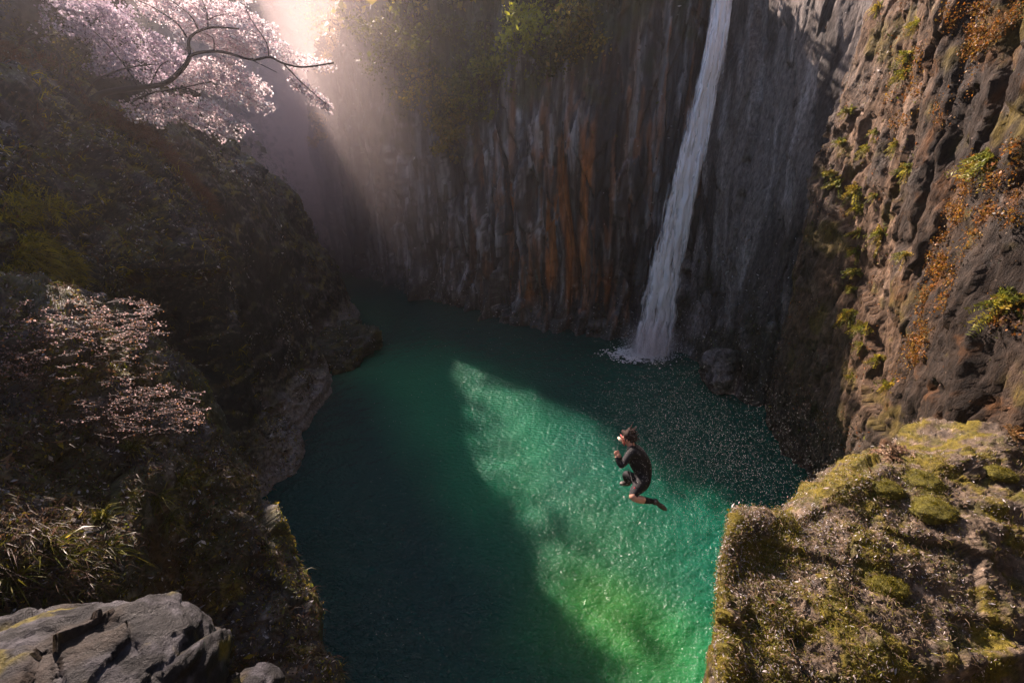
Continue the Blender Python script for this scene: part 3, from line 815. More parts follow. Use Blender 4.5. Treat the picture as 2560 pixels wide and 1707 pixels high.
mids = [(945, 60, 2.0, green, 'dark green shrub at the misty top left of the middle cliff'), (990, 140, 2.0, green, 'dark green shrub below the misty cliff top'), (1015, 215, 1.8, green, 'dull green shrub hanging at the left end of the green fringe'), (1080, 80, 2.2, green, 'wide green shrub on the upper middle cliff'),
  (1085, 190, 2.0, gold, 'olive gold shrub in the middle of the green fringe'), (1110, 262, 1.7, green, 'green shrub hanging above the pale streaked rock'), (1165, 150, 2.0, green, 'mid green shrub beside the bare purple rock'), (1190, 225, 1.8, lime, 'bright green hanging shrub at the fringe edge'),
  (1235, 160, 1.8, lime, 'lime green shrub leaning down the fringe edge'), (1262, 110, 1.7, lime, 'lime green shrub below the top yellow one'), (1130, 300, 1.4, gold, 'lowest olive tuft of the green fringe'), (1325, 25, 1.5, [[.5, .48, .04], [.4, .42, .04]], 'bright yellow shrub at the top edge of the cliff'), (1300, 60, 1.2, [[.5, .48, .04], [.35, .36, .04]], 'small bright yellow shrub under the brightest one'),
  (1410, 55, 2.0, green, 'dark olive shrub right of the bright yellow ones'), (1455, 25, 1.8, gold, 'brownish shrub at the right end of the cliff top growth'), (1375, 110, 1.6, green, 'olive shrub hanging over the rust streaked rock'), (1215, 60, 2.0, green, 'green shrub at the top centre of the cliff'), (1040, 20, 2.2, green, 'hazy green shrub at the very top of the middle cliff'), (1110, 350, .9, gold, 'small thin tuft on the pale rock under the fringe')]
for sx, sy, r, cols, lab in mids:
    h, n_ = hit(BV['cliff_middle'], sx, sy)
    if h is None: continue
    if n_.dot(EYE - h) < 0: n_ = -n_
    shrub('shrub', h, n_, r, cols, lab, n=1900, leaf=.16, group='shrubs on the middle cliff', hang=.5)
edge = [(895, 15, 1.4, 'golden backlit shrub at the top corner of the middle cliff'), (862, 70, 1.2, 'golden backlit shrub just below the top corner of the cliff'), (838, 125, 1.1, 'golden backlit shrub halfway down the misty cliff corner'), (826, 175, .9, 'thin golden shrub by the tip of the cherry branch'),
        (806, 310, .9, 'pale gold shrub on the misty cliff corner under the cherry branch'), (800, 350, .7, 'faint small shrub low on the misty cliff corner')]
for sx, sy, r, lab in edge:
    shrub('shrub', S(sx, sy, 34), (-.6, -.6, .3), r, [[.45, .33, .14], [.5, .36, .2]], lab, n=900, leaf=.13, group='backlit shrubs on the cliff corner', stems=9)
# two thin trees leaning out of the corner
for sx, sy, hx, hy, lab in ((862, 60, 800, 55, 'thin pale tree leaning out from the misty cliff corner'), (870, 40, 845, -30, 'thin golden tree standing on the misty cliff corner')):
    a0 = np.array(S(sx, sy, 34)); a1 = np.array(S(hx, hy, 33.6))
    rt = empty('tree', tuple(a0), label=lab, cat='tree')
    build('trunk', tube([a0, (a0 + a1) / 2 + [0, 0, .2], a1], [.07, .03], 5, [.1, .08, .06]), M_bark, rt)
    c = a1 + rng.normal(size=(700, 3)) * .75
    build('crown', leaf_arrays(c, np.full(700, .13), pick([[.5, .36, .2], [.45, .33, .14]], 700)), M_leaf, rt)

# ---- cherry trees
def spray(root, polys, blossom, cols, twig_col, ang, length, per, jit=5.0, dj=.7):
    """twigs drooping the way the photograph shows, dressed with blossoms"""
    tw, bl = [], []
    for poly, n, (t0, t1), (a0, a1), tint in polys:
        s = sample_poly(poly, n)
        for k in range(n):
            a = R(rng.uniform(a0, a1)); Lp = length * rng.uniform(.5, 1.3)
            tt = np.linspace(0, 1, 6)
            t = rng.uniform(t0, t1)
            path = s[k] + np.stack([np.cos(a) * tt * Lp, np.sin(a) * tt * Lp + (tt ** 2) * Lp * .12], 1) + rng.normal(size=(6, 2)) * 1.2 - np.array([np.cos(a), np.sin(a)]) * Lp * .5
            dd = t + (tt - .5) * rng.uniform(-dj, dj)
            P = Snp(path, dd)
            tw.append(tube(P, [.007, .003], 3, twig_col, 6))
            u = rng.random(per) ** .8
            q = np.stack([np.interp(u, tt, P[:, i]) for i in range(3)], 1) + rng.normal(size=(per, 3)) * jit * t / FPX
            cc = np.array(cols)[rng.integers(0, len(cols), per)] * np.array(tint) * (1 + .12 * rng.normal(size=(per, 1)))
            bl.append((q, cc))
    build('twig', joinnp(tw), M_bark, root, kind='stuff')
    q = np.concatenate([b_[0] for b_ in bl]); cc = np.clip(np.concatenate([b_[1] for b_ in bl]), 0, .95)
    sz = blossom * np.exp(rng.normal(size=len(q)) * .3)
    a1 = leaf_arrays(q, sz, cc, width=.95); a2 = leaf_arrays(q, sz, cc, width=.95)
    build('blossom', joinnp([a1, a2]), M_blos, root, kind='stuff')
c1 = lambda x, y, t=12.5: S(x / 2.6133, y / 2.6133, t)
ct = empty('cherry_tree', c1(560, 710, 12.0), label='large pink blossoming cherry tree leaning over the gorge at top left', cat='tree')
build('trunk', tube([c1(540, 760, 12.1), c1(575, 690, 12.1), c1(680, 610, 12.2), c1(900, 575, 12.0), c1(1080, 545, 11.95), c1(1200, 440, 11.85), c1(1240, 370, 11.85)], [.13, .1, .075, .07, .06, .055, .05], 8), M_bark, ct)
limbs = [([(1240, 370), (1300, 345), (1450, 340), (1640, 390), (1760, 375), (1850, 415), (1980, 440), (2180, 412)], .042),
 ([(1240, 370), (1235, 260), (1300, 205), (1400, 180), (1560, 190)], .042), ([(1850, 415), (1960, 530), (2060, 620), (2145, 692)], .02),
 ([(1220, 245), (1150, 150), (1000, 50), (900, 5)], .024), ([(1300, 205), (1240, 100), (1110, 0)], .022), ([(1360, 185), (1350, 80), (1310, -20)], .022), ([(1362, 130), (1420, 105), (1510, 88)], .014),
 ([(1398, 330), (1390, 250), (1310, 212)], .016), ([(1755, 375), (1740, 280), (1640, 130), (1600, 40)], .018), ([(1640, 390), (1720, 430), (1810, 475)], .016),
 ([(870, 660), (1020, 600), (1160, 580), (1380, 535)], .028), ([(565, 620), (620, 540), (700, 490), (860, 440), (1010, 420)], .03), ([(900, 565), (830, 450), (700, 290), (610, 205)], .026),
 ([(820, 440), (860, 500), (920, 560)], .02), ([(980, 560), (1040, 440), (1100, 400)], .018), ([(1180, 570), (1260, 590), (1340, 650)], .012), ([(560, 700), (500, 560), (430, 430), (380, 330)], .022)]
for pts, r in limbs:
    build('branch', tube([c1(x, y, 11.85 + .12 * math.sin(x * .01)) for x, y in pts], [r, r * .45], 6), M_bark, ct)
sc1 = lambda P: [(x / 2.6133, y / 2.6133) for x, y in P]
pink = [[.93, .83, .84], [.90, .77, .79], [.95, .89, .89], [.82, .66, .69]]
P1 = sc1([(880, -60), (1620, -60), (1650, 90), (1760, 160), (1830, 240), (1900, 330), (1960, 380), (2190, 400), (2150, 430), (1900, 440), (1780, 380), (1650, 300), (1400, 240), (1200, 270), (1000, 130), (900, 60)])
P2 = sc1([(190, 200), (260, 100), (400, 100), (230, 0), (600, -20), (800, 100), (950, 200), (1100, 270), (1240, 350), (1240, 420), (1100, 530), (950, 520), (800, 470), (560, 470), (620, 390), (640, 310), (500, 230), (300, 250)])
P3 = sc1([(1240, 400), (1450, 380), (1580, 410), (1500, 450), (1660, 490), (1740, 580), (1600, 560), (1780, 700), (1700, 710), (1500, 640), (1300, 560), (1100, 540), (1150, 450)])
P4 = sc1([(740, 650), (860, 700), (1000, 600), (1200, 620), (1400, 690), (1620, 810), (1540, 850), (1440, 900), (1300, 830), (1200, 750), (1060, 800), (1000, 880), (960, 780), (830, 760)])
P7 = sc1([(60, -20), (600, -40), (880, 60), (780, 120), (520, 80), (300, 60), (150, 60)])
P5 = sc1([(1880, 500), (1990, 520), (2150, 680), (2140, 710), (2040, 660), (1920, 560)])
P6 = sc1([(1300, 230), (1680, 260), (1640, 360), (1400, 320)])
spray(ct, [(P1, 250, (12.0, 13.4), (0, 42), (1, 1, 1)), (P2, 310, (12.2, 14.0), (15, 50), (.66, .64, .72)), (P7, 90, (12.6, 14.2), (10, 45), (.6, .57, .66)), (P3, 170, (12.1, 13.3), (8, 35), (1, 1, 1)), (P4, 110, (12.0, 13.0), (0, 40), (.95, .95, .95)), (P5, 26, (12.5, 12.7), (35, 50), (1, 1, 1)), (P6, 60, (12.4, 13.1), (5, 35), (1, 1, 1))],  # upper left sprays tinted darker violet, their shade put into the colour
      .052, pink, [.05, .035, .03], None, 42, 26)
c2 = lambda x, y, t=7.3: S(x / 2.6133, 600 + y / 2.6133, t)
st = empty('cherry_shrub', c2(250, 1230, 6.6), label='low cherry shrub with sparse pale blossoms and coppery leaves spreading over the near left slope', cat='shrub')
for pts, r in [([(255, 1250), (225, 1100), (220, 950), (212, 850), (210, 740)], .03), ([(262, 1160), (290, 1060), (400, 900), (560, 790), (770, 728)], .014), ([(215, 755), (260, 700), (330, 640), (410, 590)], .012),
               ([(240, 940), (120, 850), (40, 820)], .012), ([(230, 1180), (420, 1260), (640, 1280), (980, 1215)], .012), ([(212, 800), (120, 640), (60, 560)], .012), ([(300, 560), (520, 500), (760, 470), (1010, 440)], .01), ([(800, 690), (960, 640), (1150, 600)], .008), ([(640, 1080), (900, 1010), (1190, 945)], .009), ([(820, 1180), (1080, 1100), (1310, 1040)], .009)]:
    build('branch', tube([c2(x, y, 6.5 + .0009 * x) for x, y in pts], [r, r * .4], 5), M_bark, st)
sc2 = lambda P: [(x / 2.6133, 600 + y / 2.6133) for x, y in P]
Q1 = sc2([(-60, 420), (300, 400), (740, 350), (1010, 430), (960, 500), (1150, 590), (900, 700), (700, 640), (400, 700), (0, 720), (-60, 600)])
Q2 = sc2([(800, 960), (1190, 940), (1310, 1010), (1330, 1140), (1260, 1240), (900, 1250), (500, 1230), (0, 1400), (-60, 1300), (300, 1180), (700, 1090)])
Q3 = sc2([(-60, 700), (400, 720), (200, 900), (-60, 1000)])
Q4 = sc2([(-60, 380), (760, 380), (1050, 700), (1250, 1250), (500, 1300), (-60, 1450)])
spray(st, [(Q4, 190, (6.0, 7.4), (-25, 10), (.8, .76, .72)), (Q1, 150, (6.2, 7.6), (-22, 0), (1, 1, 1)), (Q2, 140, (6.2, 7.6), (-25, 5), (1, 1, 1)), (Q3, 60, (5.8, 6.8), (-30, 10), (.8, .75, .7))],
      .019, [[.75, .58, .56], [.62, .44, .43], [.42, .22, .10], [.5, .36, .33]], [.06, .035, .03], None, 46, 10, 3.5)
# small leafless trees in the shade of the upper left slope
for (pts, lab, lf) in (([(85, 345), (50, 240), (20, 130), (-10, 40)], 'dark thin tree at the far left edge of the upper slope', 300), ([(105, 335), (180, 260), (300, 230), (390, 218)], 'dark tree arching right toward the blossoms in the upper left', 120), ([(395, 525), (400, 420), (370, 330), (360, 250)], 'short dark tree stem under the cherry tree', 120), ([(450, 545), (470, 470), (540, 400), (560, 330)], 'forked dark sapling beside the cherry trunk', 160)):
    b0 = c1(*pts[0], 11.8)
    rt = empty('tree', b0, label=lab, cat='tree')
    build('trunk', tube([c1(x, y, 11.8) for x, y in pts], [.06, .02], 5), M_bark, rt)
    for k in range(7):
        i = rng.uniform(.3, 1); x = np.interp(i, np.linspace(0, 1, 4), [p_[0] for p_ in pts]); y = np.interp(i, np.linspace(0, 1, 4), [p_[1] for p_ in pts])
        dx, dy = rng.uniform(-70, 90), rng.uniform(-90, 10)
        build('branch', tube([c1(x, y, 11.8), c1(x + dx * .5, y + dy * .6, 11.7), c1(x + dx, y + dy, 11.6)], [.014, .005], 4, n=6), M_bark, rt)
    xy = np.stack([np.interp(rng.random(lf), np.linspace(0, 1, 4), [p_[0] for p_ in pts]), np.interp(rng.random(lf), np.linspace(0, 1, 4), [p_[1] for p_ in pts])], 1) + rng.normal(size=(lf, 2)) * 40
    build('crown', leaf_arrays(Snp(xy / 2.6133, 11.8 + rng.normal(size=lf) * .3), np.full(lf, .07), pick([[.14, .11, .02], [.08, .08, .02]], lf)), M_leaf, rt)

# ---- grass tufts
def grass_arr(at, n, Lm, cols, lean=(0, 0, 0), spread=.5, w=.008):
    at = np.asarray(at, float)
    n_ = len(at) * n
    base = np.repeat(at, n, 0) + rng.normal(size=(n_, 3)) * .03
    d = unit(rng.normal(size=(n_, 3)) * spread + np.array([0, 0, .8]) + np.array(lean))
    L_ = Lm * rng.uniform(.5, 1.2, (n_, 1))
    side = unit(np.cross(d, rng.normal(size=(n_, 3)))) * w
    mid = base + d * L_ * .55; tip = base + d * L_ + np.array([0, 0, -.35]) * L_ + np.array(lean) * L_ * .2
    v = np.stack([base - side, base + side, mid + side * .8, mid - side * .8, tip, tip + side * .2], 1).reshape(-1, 3)
    k = np.arange(n_)[:, None] * 6
    f = np.concatenate([k + [0, 1, 2, 3], k + [3, 2, 5, 4]])
    return v, f, np.repeat(pick(cols, n_), 6, 0)
tufts = [(255, 1300, 'long bladed yellow green grass tuft on the near left slope'), (170, 1405, 'broad yellow grass tuft low on the near left slope'), (270, 1385, 'small yellow tuft right of the broad one near the corner boulder'), (395, 1245, 'bright green grass tuft on the lip of the near left slope'), (450, 1205, 'green fern like tuft hanging at the cliff lip'),
         (330, 1120, 'olive grass tuft under the cherry shrub'), (130, 1370, 'low green plant between the dead stalks'), (30, 1455, 'dark green plant at the left edge above the boulder'), (420, 1300, 'small green tuft at the dark drop of the near left cliff')]
for sx, sy, lab in tufts:
    h, n_ = hit(BV['cliff_left_near'], sx, sy)
    if h is None: continue
    a = np.array(h)
    build('grass_tuft', grass_arr([a] * 3, 26, .34, [[.12, .12, .012], [.16, .14, .016], [.07, .08, .01]], lean=(.3, -.3, 0), spread=.8), M_shiny, origin=tuple(a), label=lab, cat='grass', group='grass tufts on the near left slope')
def grass_field(name, surf, n, per, Lm, cols, mask, lean=(0, 0, 0), w=.006):
    s = SURF[surf]; x, y, f = project(s['q'])
    wt = ((f > .5) & (x > -100) & (x < 2660) & (y > -100) & (y < 1800)).astype(float) * mask(s['q'], x, y, s['n']); wt /= wt.sum()
    return build(name, grass_arr(s['q'][rng.choice(len(wt), n, p=wt)], per, Lm, cols, lean, w=w), M_leaf, kind='stuff')
grass_field('dry_grass', 'cliff_left_middle', 1500, 6, .38, [[.17, .07, .04], [.13, .07, .035], [.2, .11, .05]], lambda q, x, y, n: np.exp(-((y - np.interp(x, [0, 160, 218, 359, 435, 520], [115, 160, 255, 322, 390, 500]) - 14) / 14) ** 2) + .004, (.5, 0, -.2))
grass_field('yellow_grass', 'cliff_left_middle', 1500, 6, .3, [[.5, .38, .03], [.36, .30, .02], [.12, .10, .02], [.25, .2, .02]], lambda q, x, y, n: in_poly(np.stack([x, y], 1), [(0, 690), (60, 600), (100, 590), (200, 660), (225, 740), (150, 720), (60, 735), (0, 745)]) + in_poly(np.stack([x, y], 1), [(0, 520), (40, 450), (180, 520), (150, 560), (0, 560)]) * .5 + .01, (.4, -.2, -.2), .011)
grass_field('dry_grass', 'cliff_left_near', 2600, 5, .22, [[.10, .055, .036], [.12, .08, .055], [.06, .045, .03], [.08, .075, .012]], lambda q, x, y, n: sm(np.abs(n[:, 2]), .25, .6), (.4, -.3, -.3), .005)
grass_field('dry_grass', 'ledge_right', 1600, 5, .10, [[.25, .18, .12], [.16, .11, .07], [.17, .15, .02]], lambda q, x, y, n: sm(n[:, 2], .3, .7), (-.1, -.1, -.2), .0035)

# ---- moss cushions and the dry plant on the ledge
for sx, sy, r, lab in ((2210, 1222, .26, 'round dark green moss cushion on the ledge just behind the pale rim'), (2300, 1205, .32, 'large round olive moss cushion at the back of the ledge'), (2330, 1275, .30, 'flat yellow green moss cushion in the middle of the ledge'), (2500, 1185, .22, 'small moss cushion by the right edge of the ledge'), (2220, 1465, .2, 'dark green moss cushion low in the middle of the ledge')):
    h, n_ = hit(BV['ledge_right'], sx, sy)
    if h is None: continue
    a = np.array(h)
    rt = empty('moss_cushion', tuple(a), label=lab, cat='moss', group='moss cushions on the ledge')
    th = np.linspace(0, 2 * math.pi, 36, endpoint=False); ph = np.linspace(-.3, math.pi / 2, 14)
    T_, P_ = np.meshgrid(th, ph); nn = np.stack([np.cos(T_) * np.cos(P_), np.sin(T_) * np.cos(P_), np.sin(P_)], 2).reshape(-1, 3)
    v = a + nn * np.array([r, r * .8, r * .42]) * (1 + .18 * fbm(nn * 1.7 + sx, 3))[:, None]
    ar = np.arange(36 * 14).reshape(14, 36); br = np.roll(ar, -1, 1)
    f = np.stack([ar[:-1].ravel(), br[:-1].ravel(), br[1:].ravel(), ar[1:].ravel()], 1)
    build('moss_body', (v, f, np.tile([.09, .08, .01], (len(v), 1))), M_near, rt)
    i = rng.integers(0, len(v), 2600)
    build('moss_leaves', leaf_arrays(v[i] + rng.normal(size=(2600, 3)) * .012, np.full(2600, .022), pick([[.15, .13, .01], [.1, .1, .01], [.2, .16, .015]], 2600), axis=nn[i], spread=.6, width=.3), M_leaf, rt, kind='stuff')
h, n_ = hit(BV['ledge_right'], 2240, 1150)
h = h or Vector(S(2240, 1150, 8))
fern('dry_fern', h + Vector((0, .1, -.05)), (0, -.2, 1), .42, [[.3, .2, .13], [.22, .13, .08], [.35, .25, .17]], 'dry brown fern standing behind the rim of the mossy ledge', 'fern', nf=26, droop=.4)
h, n_ = hit(BV['ledge_right'], 2530, 1090)
if h: fern('dry_fern', h, (0, -.2, 1), .3, [[.3, .16, .06], [.22, .13, .05]], 'small rusty fern at the right end of the ledge by the cliff', 'fern', nf=18, droop=.4)

# ------------------------------------------------------------------ waterfall
m, nt, b = mat_new('falling_water')
L = nt.links.new
tc = N(nt, 'ShaderNodeTexCoord'); mp = N(nt, 'ShaderNodeMapping'); mp.inputs['Scale'].default_value = (7, 7, .55)
L(tc.outputs['Object'], mp.inputs[0]); n1 = noise_node(nt, mp.outputs[0], 1.0, 7, .62)
at = N(nt, 'ShaderNodeAttribute', attribute_name='Col'); sp = N(nt, 'ShaderNodeSeparateColor'); L(at.outputs['Color'], sp.inputs[0])
b.inputs['Base Color'].default_value = (.95, .95, 1, 1); b.inputs['Roughness'].default_value = .45
tl = N(nt, 'ShaderNodeBsdfTranslucent'); tl.inputs[0].default_value = (.86, .87, .95, 1)
mx = N(nt, 'ShaderNodeMixShader'); mx.inputs[0].default_value = .05; L(b.outputs[0], mx.inputs[1]); L(tl.outputs[0], mx.inputs[2])
tp = N(nt, 'ShaderNodeBsdfTransparent'); m2 = N(nt, 'ShaderNodeMixShader')
ma = N(nt, 'ShaderNodeMath', operation='MULTIPLY_ADD'); ma.inputs[1].default_value = 2.8; ma.inputs[2].default_value = -1.4
L(n1.outputs['Fac'], ma.inputs[0])
mb = N(nt, 'ShaderNodeMath', operation='ADD'); mb.use_clamp = True
mc = N(nt, 'ShaderNodeMath', operation='MULTIPLY_ADD'); mc.inputs[1].default_value = 2.8; mc.inputs[2].default_value = -.65
L(sp.outputs[0], mc.inputs[0]); L(ma.outputs[0], mb.inputs[0]); L(mc.outputs[0], mb.inputs[1])
L(mb.outputs[0], m2.inputs[0]); L(tp.outputs[0], m2.inputs[1]); L(mx.outputs[0], m2.inputs[2])
bp = N(nt, 'ShaderNodeBump'); bp.inputs['Strength'].default_value = .3; bp.inputs['Distance'].default_value = .1
L(n1.outputs['Fac'], bp.inputs['Height']); L(bp.outputs[0], b.inputs['Normal'])
L(m2.outputs[0], nt.nodes['Material Output'].inputs['Surface'])
M_fall = m
wf = empty('waterfall', (7.7, 23, 0), label='tall narrow white waterfall dropping into the pool from the dark cleft', cat='waterfall')
ctr = np.array([W(1662, -60, 19.3), W(1656, 0, 19.7), W(1638, 130, 20.4), W(1611, 250, 21.3), W(1584, 370, 22.1), W(1559, 480, 22.9), W(1535, 585, 23.7), W(1514, 690, 24.5), W(1494, 812, 25.5)])
wid = np.array([.50, .56, .70, .80, .88, .98, 1.1, 1.28, 1.6])
nv_, nu_ = 260, 40
cp = crom(ctr, nv_); cw = np.interp(np.linspace(0, 8, nv_), np.arange(9), wid)
for layer, (dw, dy, al, nm, offx) in enumerate(((.78, -.12, 1.05, 'water_sheet', 0), (.85, .0, .62, 'water_veil', .0), (1.15, .12, .34, 'water_veil', .05), (.28, -.2, .72, 'water_strand', -.35), (.25, -.2, .66, 'water_strand', .42))):
    u = np.linspace(-1, 1, nu_)
    U, Vv = np.meshgrid(u, np.linspace(0, 1, nv_))
    P = cp[:, None] + np.stack([U * cw[:, None] * dw + offx * cw[:, None], dy - .35 * cw[:, None] * dw * (1 - U ** 2) * .8, np.zeros_like(U)], 2)
    q = P.reshape(-1, 3)
    nz = fbm(q * np.array([3.2, 3.2, .35]) + layer * 9, 4, .6)
    q[:, 1] -= nz * .12; q[:, 0] += pn(q * np.array([0, 0, 1.1]) + layer) * .06 * (1 + Vv.ravel())
    e = (1 - np.abs(U.ravel()) ** 2.5)
    alpha = al * (.25 + .75 * e) * (.8 + .35 * nz) * (1 - .15 * Vv.ravel())
    alpha = np.where(np.abs(U.ravel()) > .97, 0, alpha).clip(0, 1)
    build(nm, (q, grid_faces(nv_, nu_), np.stack([alpha] * 3, 1)), M_fall, wf)
def drops(c, size, stretch=1.0, axis=(0, 0, 1)):
    n = len(c); base = np.array([[1, 0, 0], [-1, 0, 0], [0, 1, 0], [0, -1, 0], [0, 0, 1], [0, 0, -1]], float)
    v = c[:, None] + base[None] * np.asarray(size).reshape(-1, 1, 1) * np.array([1, 1, stretch])
    f = np.array([[0, 2, 4], [2, 1, 4], [1, 3, 4], [3, 0, 4], [2, 0, 5], [1, 2, 5], [3, 1, 5], [0, 3, 5]])
    F = (np.arange(n)[:, None, None] * 6 + f[None]).reshape(-1, 3)
    return v.reshape(-1, 3), F, np.full((n * 6, 3), .9)
M_drop = plain('water_drop', (.86, .88, .88), .25, .6, var=.02)
# foam at the foot
th = rng.uniform(0, 2 * math.pi, 5200); rr = np.abs(rng.normal(size=5200)) ** .8 * .75
fx = np.stack([7.0 + np.cos(th) * rr * 1.25, 22.75 + np.sin(th) * rr * .75, .06 + rng.random(5200) * .10 * np.exp(-rr)], 1)
fx = fx[(sm(fbm(fx * np.array([2.4, 4, 0]) + 3, 3), -.35, .3) > rng.random(len(fx)) * .9)]
build('foam', drops(fx, rng.uniform(.02, .065, len(fx)), .5), M_drop, wf, kind='stuff')
sp_ = np.stack([7.6 + rng.normal(size=2600) * .75, 22.9 + rng.normal(size=2600) * .5, np.abs(rng.normal(size=2600)) * .8], 1)
build('splash', drops(sp_, rng.uniform(.008, .02, 2600), 1.5), M_drop, wf, kind='stuff')
g = rng.random(500); fr = np.stack([-13.5 + 2.2 * g + rng.normal(size=500) * .35, 41 - 1.5 * g + rng.normal(size=500) * .5, .08 + rng.random(500) * .05], 1)
build('rapids_foam', drops(fr, rng.uniform(.03, .08, 500), .4), M_drop, kind='stuff')

# spray drifting across the gorge
n = 14000
u = rng.random(n)
cx = 1470 + 340 * u + rng.normal(size=n) * 110; cy = 950 + 240 * u + rng.normal(size=n) * 90
k = rng.random(n) < .10
cx[k] = rng.uniform(850, 1830, k.sum()); cy[k] = rng.uniform(450, 1568, k.sum())
t = rng.uniform(4.5, 9.5, n)
t = np.minimum(t, CAM_H / np.maximum(.05, -(-math.sin(PITCH) + (-(cy * K - 853.5) / FPX) * math.cos(PITCH))) - .3)
c = Snp(np.stack([cx * K, cy * K], 1), t)
c = c[(c[:, 2] > .2)]
keep = ~((c[:, 0] > .22 * c[:, 1] + 1.0) & (c[:, 2] < 6.9) & (c[:, 1] < 6.5) & (c[:, 0] > 2.6))
c = c[keep]
build('spray', drops(c, rng.uniform(.0010, .0027, len(c)) * np.clip(np.linalg.norm(c - [0, 0, CAM_H], axis=1) / 7, .6, 1.8), 1.3), M_drop, kind='stuff')

# ------------------------------------------------------------------ the jumper
D0 = 7.0
def J(cx, cy, dz=0.): return Vector(S(cx / 5.6 + 1480, cy / 5.6 + 1030, D0 + dz))
joints = {  # name: (point, radius)
 'pelvis': (J(705, 965), .168), 'waist': (J(715, 840), .16), 'chest': (J(668, 680), .19), 'upper': (J(615, 545), .145), 'neck': (J(545, 462, -.0), .062), 'skull': (J(505, 385), .088), 'crown': (J(492, 325), .088),
 'shoulder': (J(555, 560, -.15), .078), 'elbow': (J(405, 770, -.24), .050), 'wrist': (J(352, 655, -.20), .034), 'palm': (J(346, 605, -.18), .038),
 'shoulder_far': (J(620, 520, .15), .072), 'elbow_far': (J(440, 700, .26), .048), 'wrist_far': (J(385, 625, .12), .032), 'palm_far': (J(370, 585, .06), .034),
 'hip': (J(690, 1010, -.10), .118), 'thigh': (J(615, 1090, -.18), .100), 'knee': (J(553, 1190, -.26), .068), 'calf': (J(680, 1225, -.22), .062), 'ankle': (J(870, 1250, -.14), .040),
 'hip_far': (J(680, 985, .10), .112), 'knee_far': (J(465, 855, .22), .066), 'calf_far': (J(480, 930, .30), .056), 'ankle_far': (J(500, 985, .36), .038)}
bones = [('pelvis', 'waist'), ('waist', 'chest'), ('chest', 'upper'), ('upper', 'neck'), ('neck', 'skull'), ('skull', 'crown'), ('upper', 'shoulder'), ('shoulder', 'elbow'), ('elbow', 'wrist'), ('wrist', 'palm'),
 ('upper', 'shoulder_far'), ('shoulder_far', 'elbow_far'), ('elbow_far', 'wrist_far'), ('wrist_far', 'palm_far'), ('pelvis', 'hip'), ('hip', 'thigh'), ('thigh', 'knee'), ('knee', 'calf'), ('calf', 'ankle'),
 ('pelvis', 'hip_far'), ('hip_far', 'knee_far'), ('knee_far', 'calf_far'), ('calf_far', 'ankle_far')]
def skin_mesh(name, jts, bns, root, levels=2):
    ks = list(jts)
    me = bpy.data.meshes.new(name); me.from_pydata([tuple(jts[k][0]) for k in ks], [(ks.index(a), ks.index(b_)) for a, b_ in bns], [])
    o = bpy.data.objects.new(name, me); COL.objects.link(o)
    md = o.modifiers.new('skin', 'SKIN'); sub = o.modifiers.new('sub', 'SUBSURF'); sub.levels = levels; sub.render_levels = levels
    for i, k in enumerate(ks):
        sv = me.skin_vertices[0].data[i]; sv.radius = (jts[k][1],) * 2; sv.use_root = (k == root)
    dg = bpy.context.evaluated_depsgraph_get()
    res = bpy.data.meshes.new_from_object(o.evaluated_get(dg)); bpy.data.objects.remove(o)
    for p_ in res.polygons: p_.use_smooth = True
    return res
M_skin = plain('skin', (.62, .34, .24), .45, .5, 30, .12)
M_suit = plain('wetsuit', (.012, .012, .014), .72, .25, 25, .5)
M_hair = plain('hair', (.03, .02, .016), .85, .2, 60, .4)
M_shoe = plain('shoe_pattern', (.05, .042, .035), .5, .5, 45, .8)
M_strap = plain('strap', (.45, .06, .05), .5)
rt = empty('person', tuple(J(705, 965)), label='person in a black wetsuit mid jump over the green pool, knees bent', cat='person')
def child(name, me, mats, **kw):
    me.transform(Matrix.Translation(-rt.location))
    return new_obj(name, me, parent=rt, mats=mats, **kw)
body = skin_mesh('body', joints, bones, 'pelvis')
# hands: five bent fingers each, welded into the body mesh data
def fingers(palm, out, side):
    prt = []
    for k in range(4):
        o_ = palm + side * (.018 * (k - 1.5)); Lf = (.062, .07, .066, .052)[k]
        prt.append(tube([o_, o_ + out * Lf * .6, o_ + out * Lf * .75 - np.array([0, 0, .02]), o_ + out * Lf * .3 - np.array([0, 0, .034])], [.0095, .0085, .007, .006], 6, n=8))
    prt.append(tube([palm - side * .03, palm - side * .045 + out * .03, palm - side * .02 + out * .05], [.011, .0095, .007], 6, n=6))
    return joinnp(prt)
up_ = np.array([.1, .1, .95]); side_ = unit(np.array([.5, .8, -.1]))
fa = joinnp([fingers(np.array(J(342, 585, -.18)), unit(np.array([-.35, .2, .8])), side_), fingers(np.array(J(368, 570, .06)), unit(np.array([-.45, .1, .7])), side_)])
bv = np.zeros(len(body.vertices) * 3, np.float32); body.vertices.foreach_get('co', bv); bv = bv.reshape(-1, 3)
import bmesh
bm = bmesh.new(); bm.from_mesh(body)
vs = [bm.verts.new(tuple(x)) for x in fa[0]]
for f_ in fa[1]: bm.faces.new([vs[i] for i in f_])
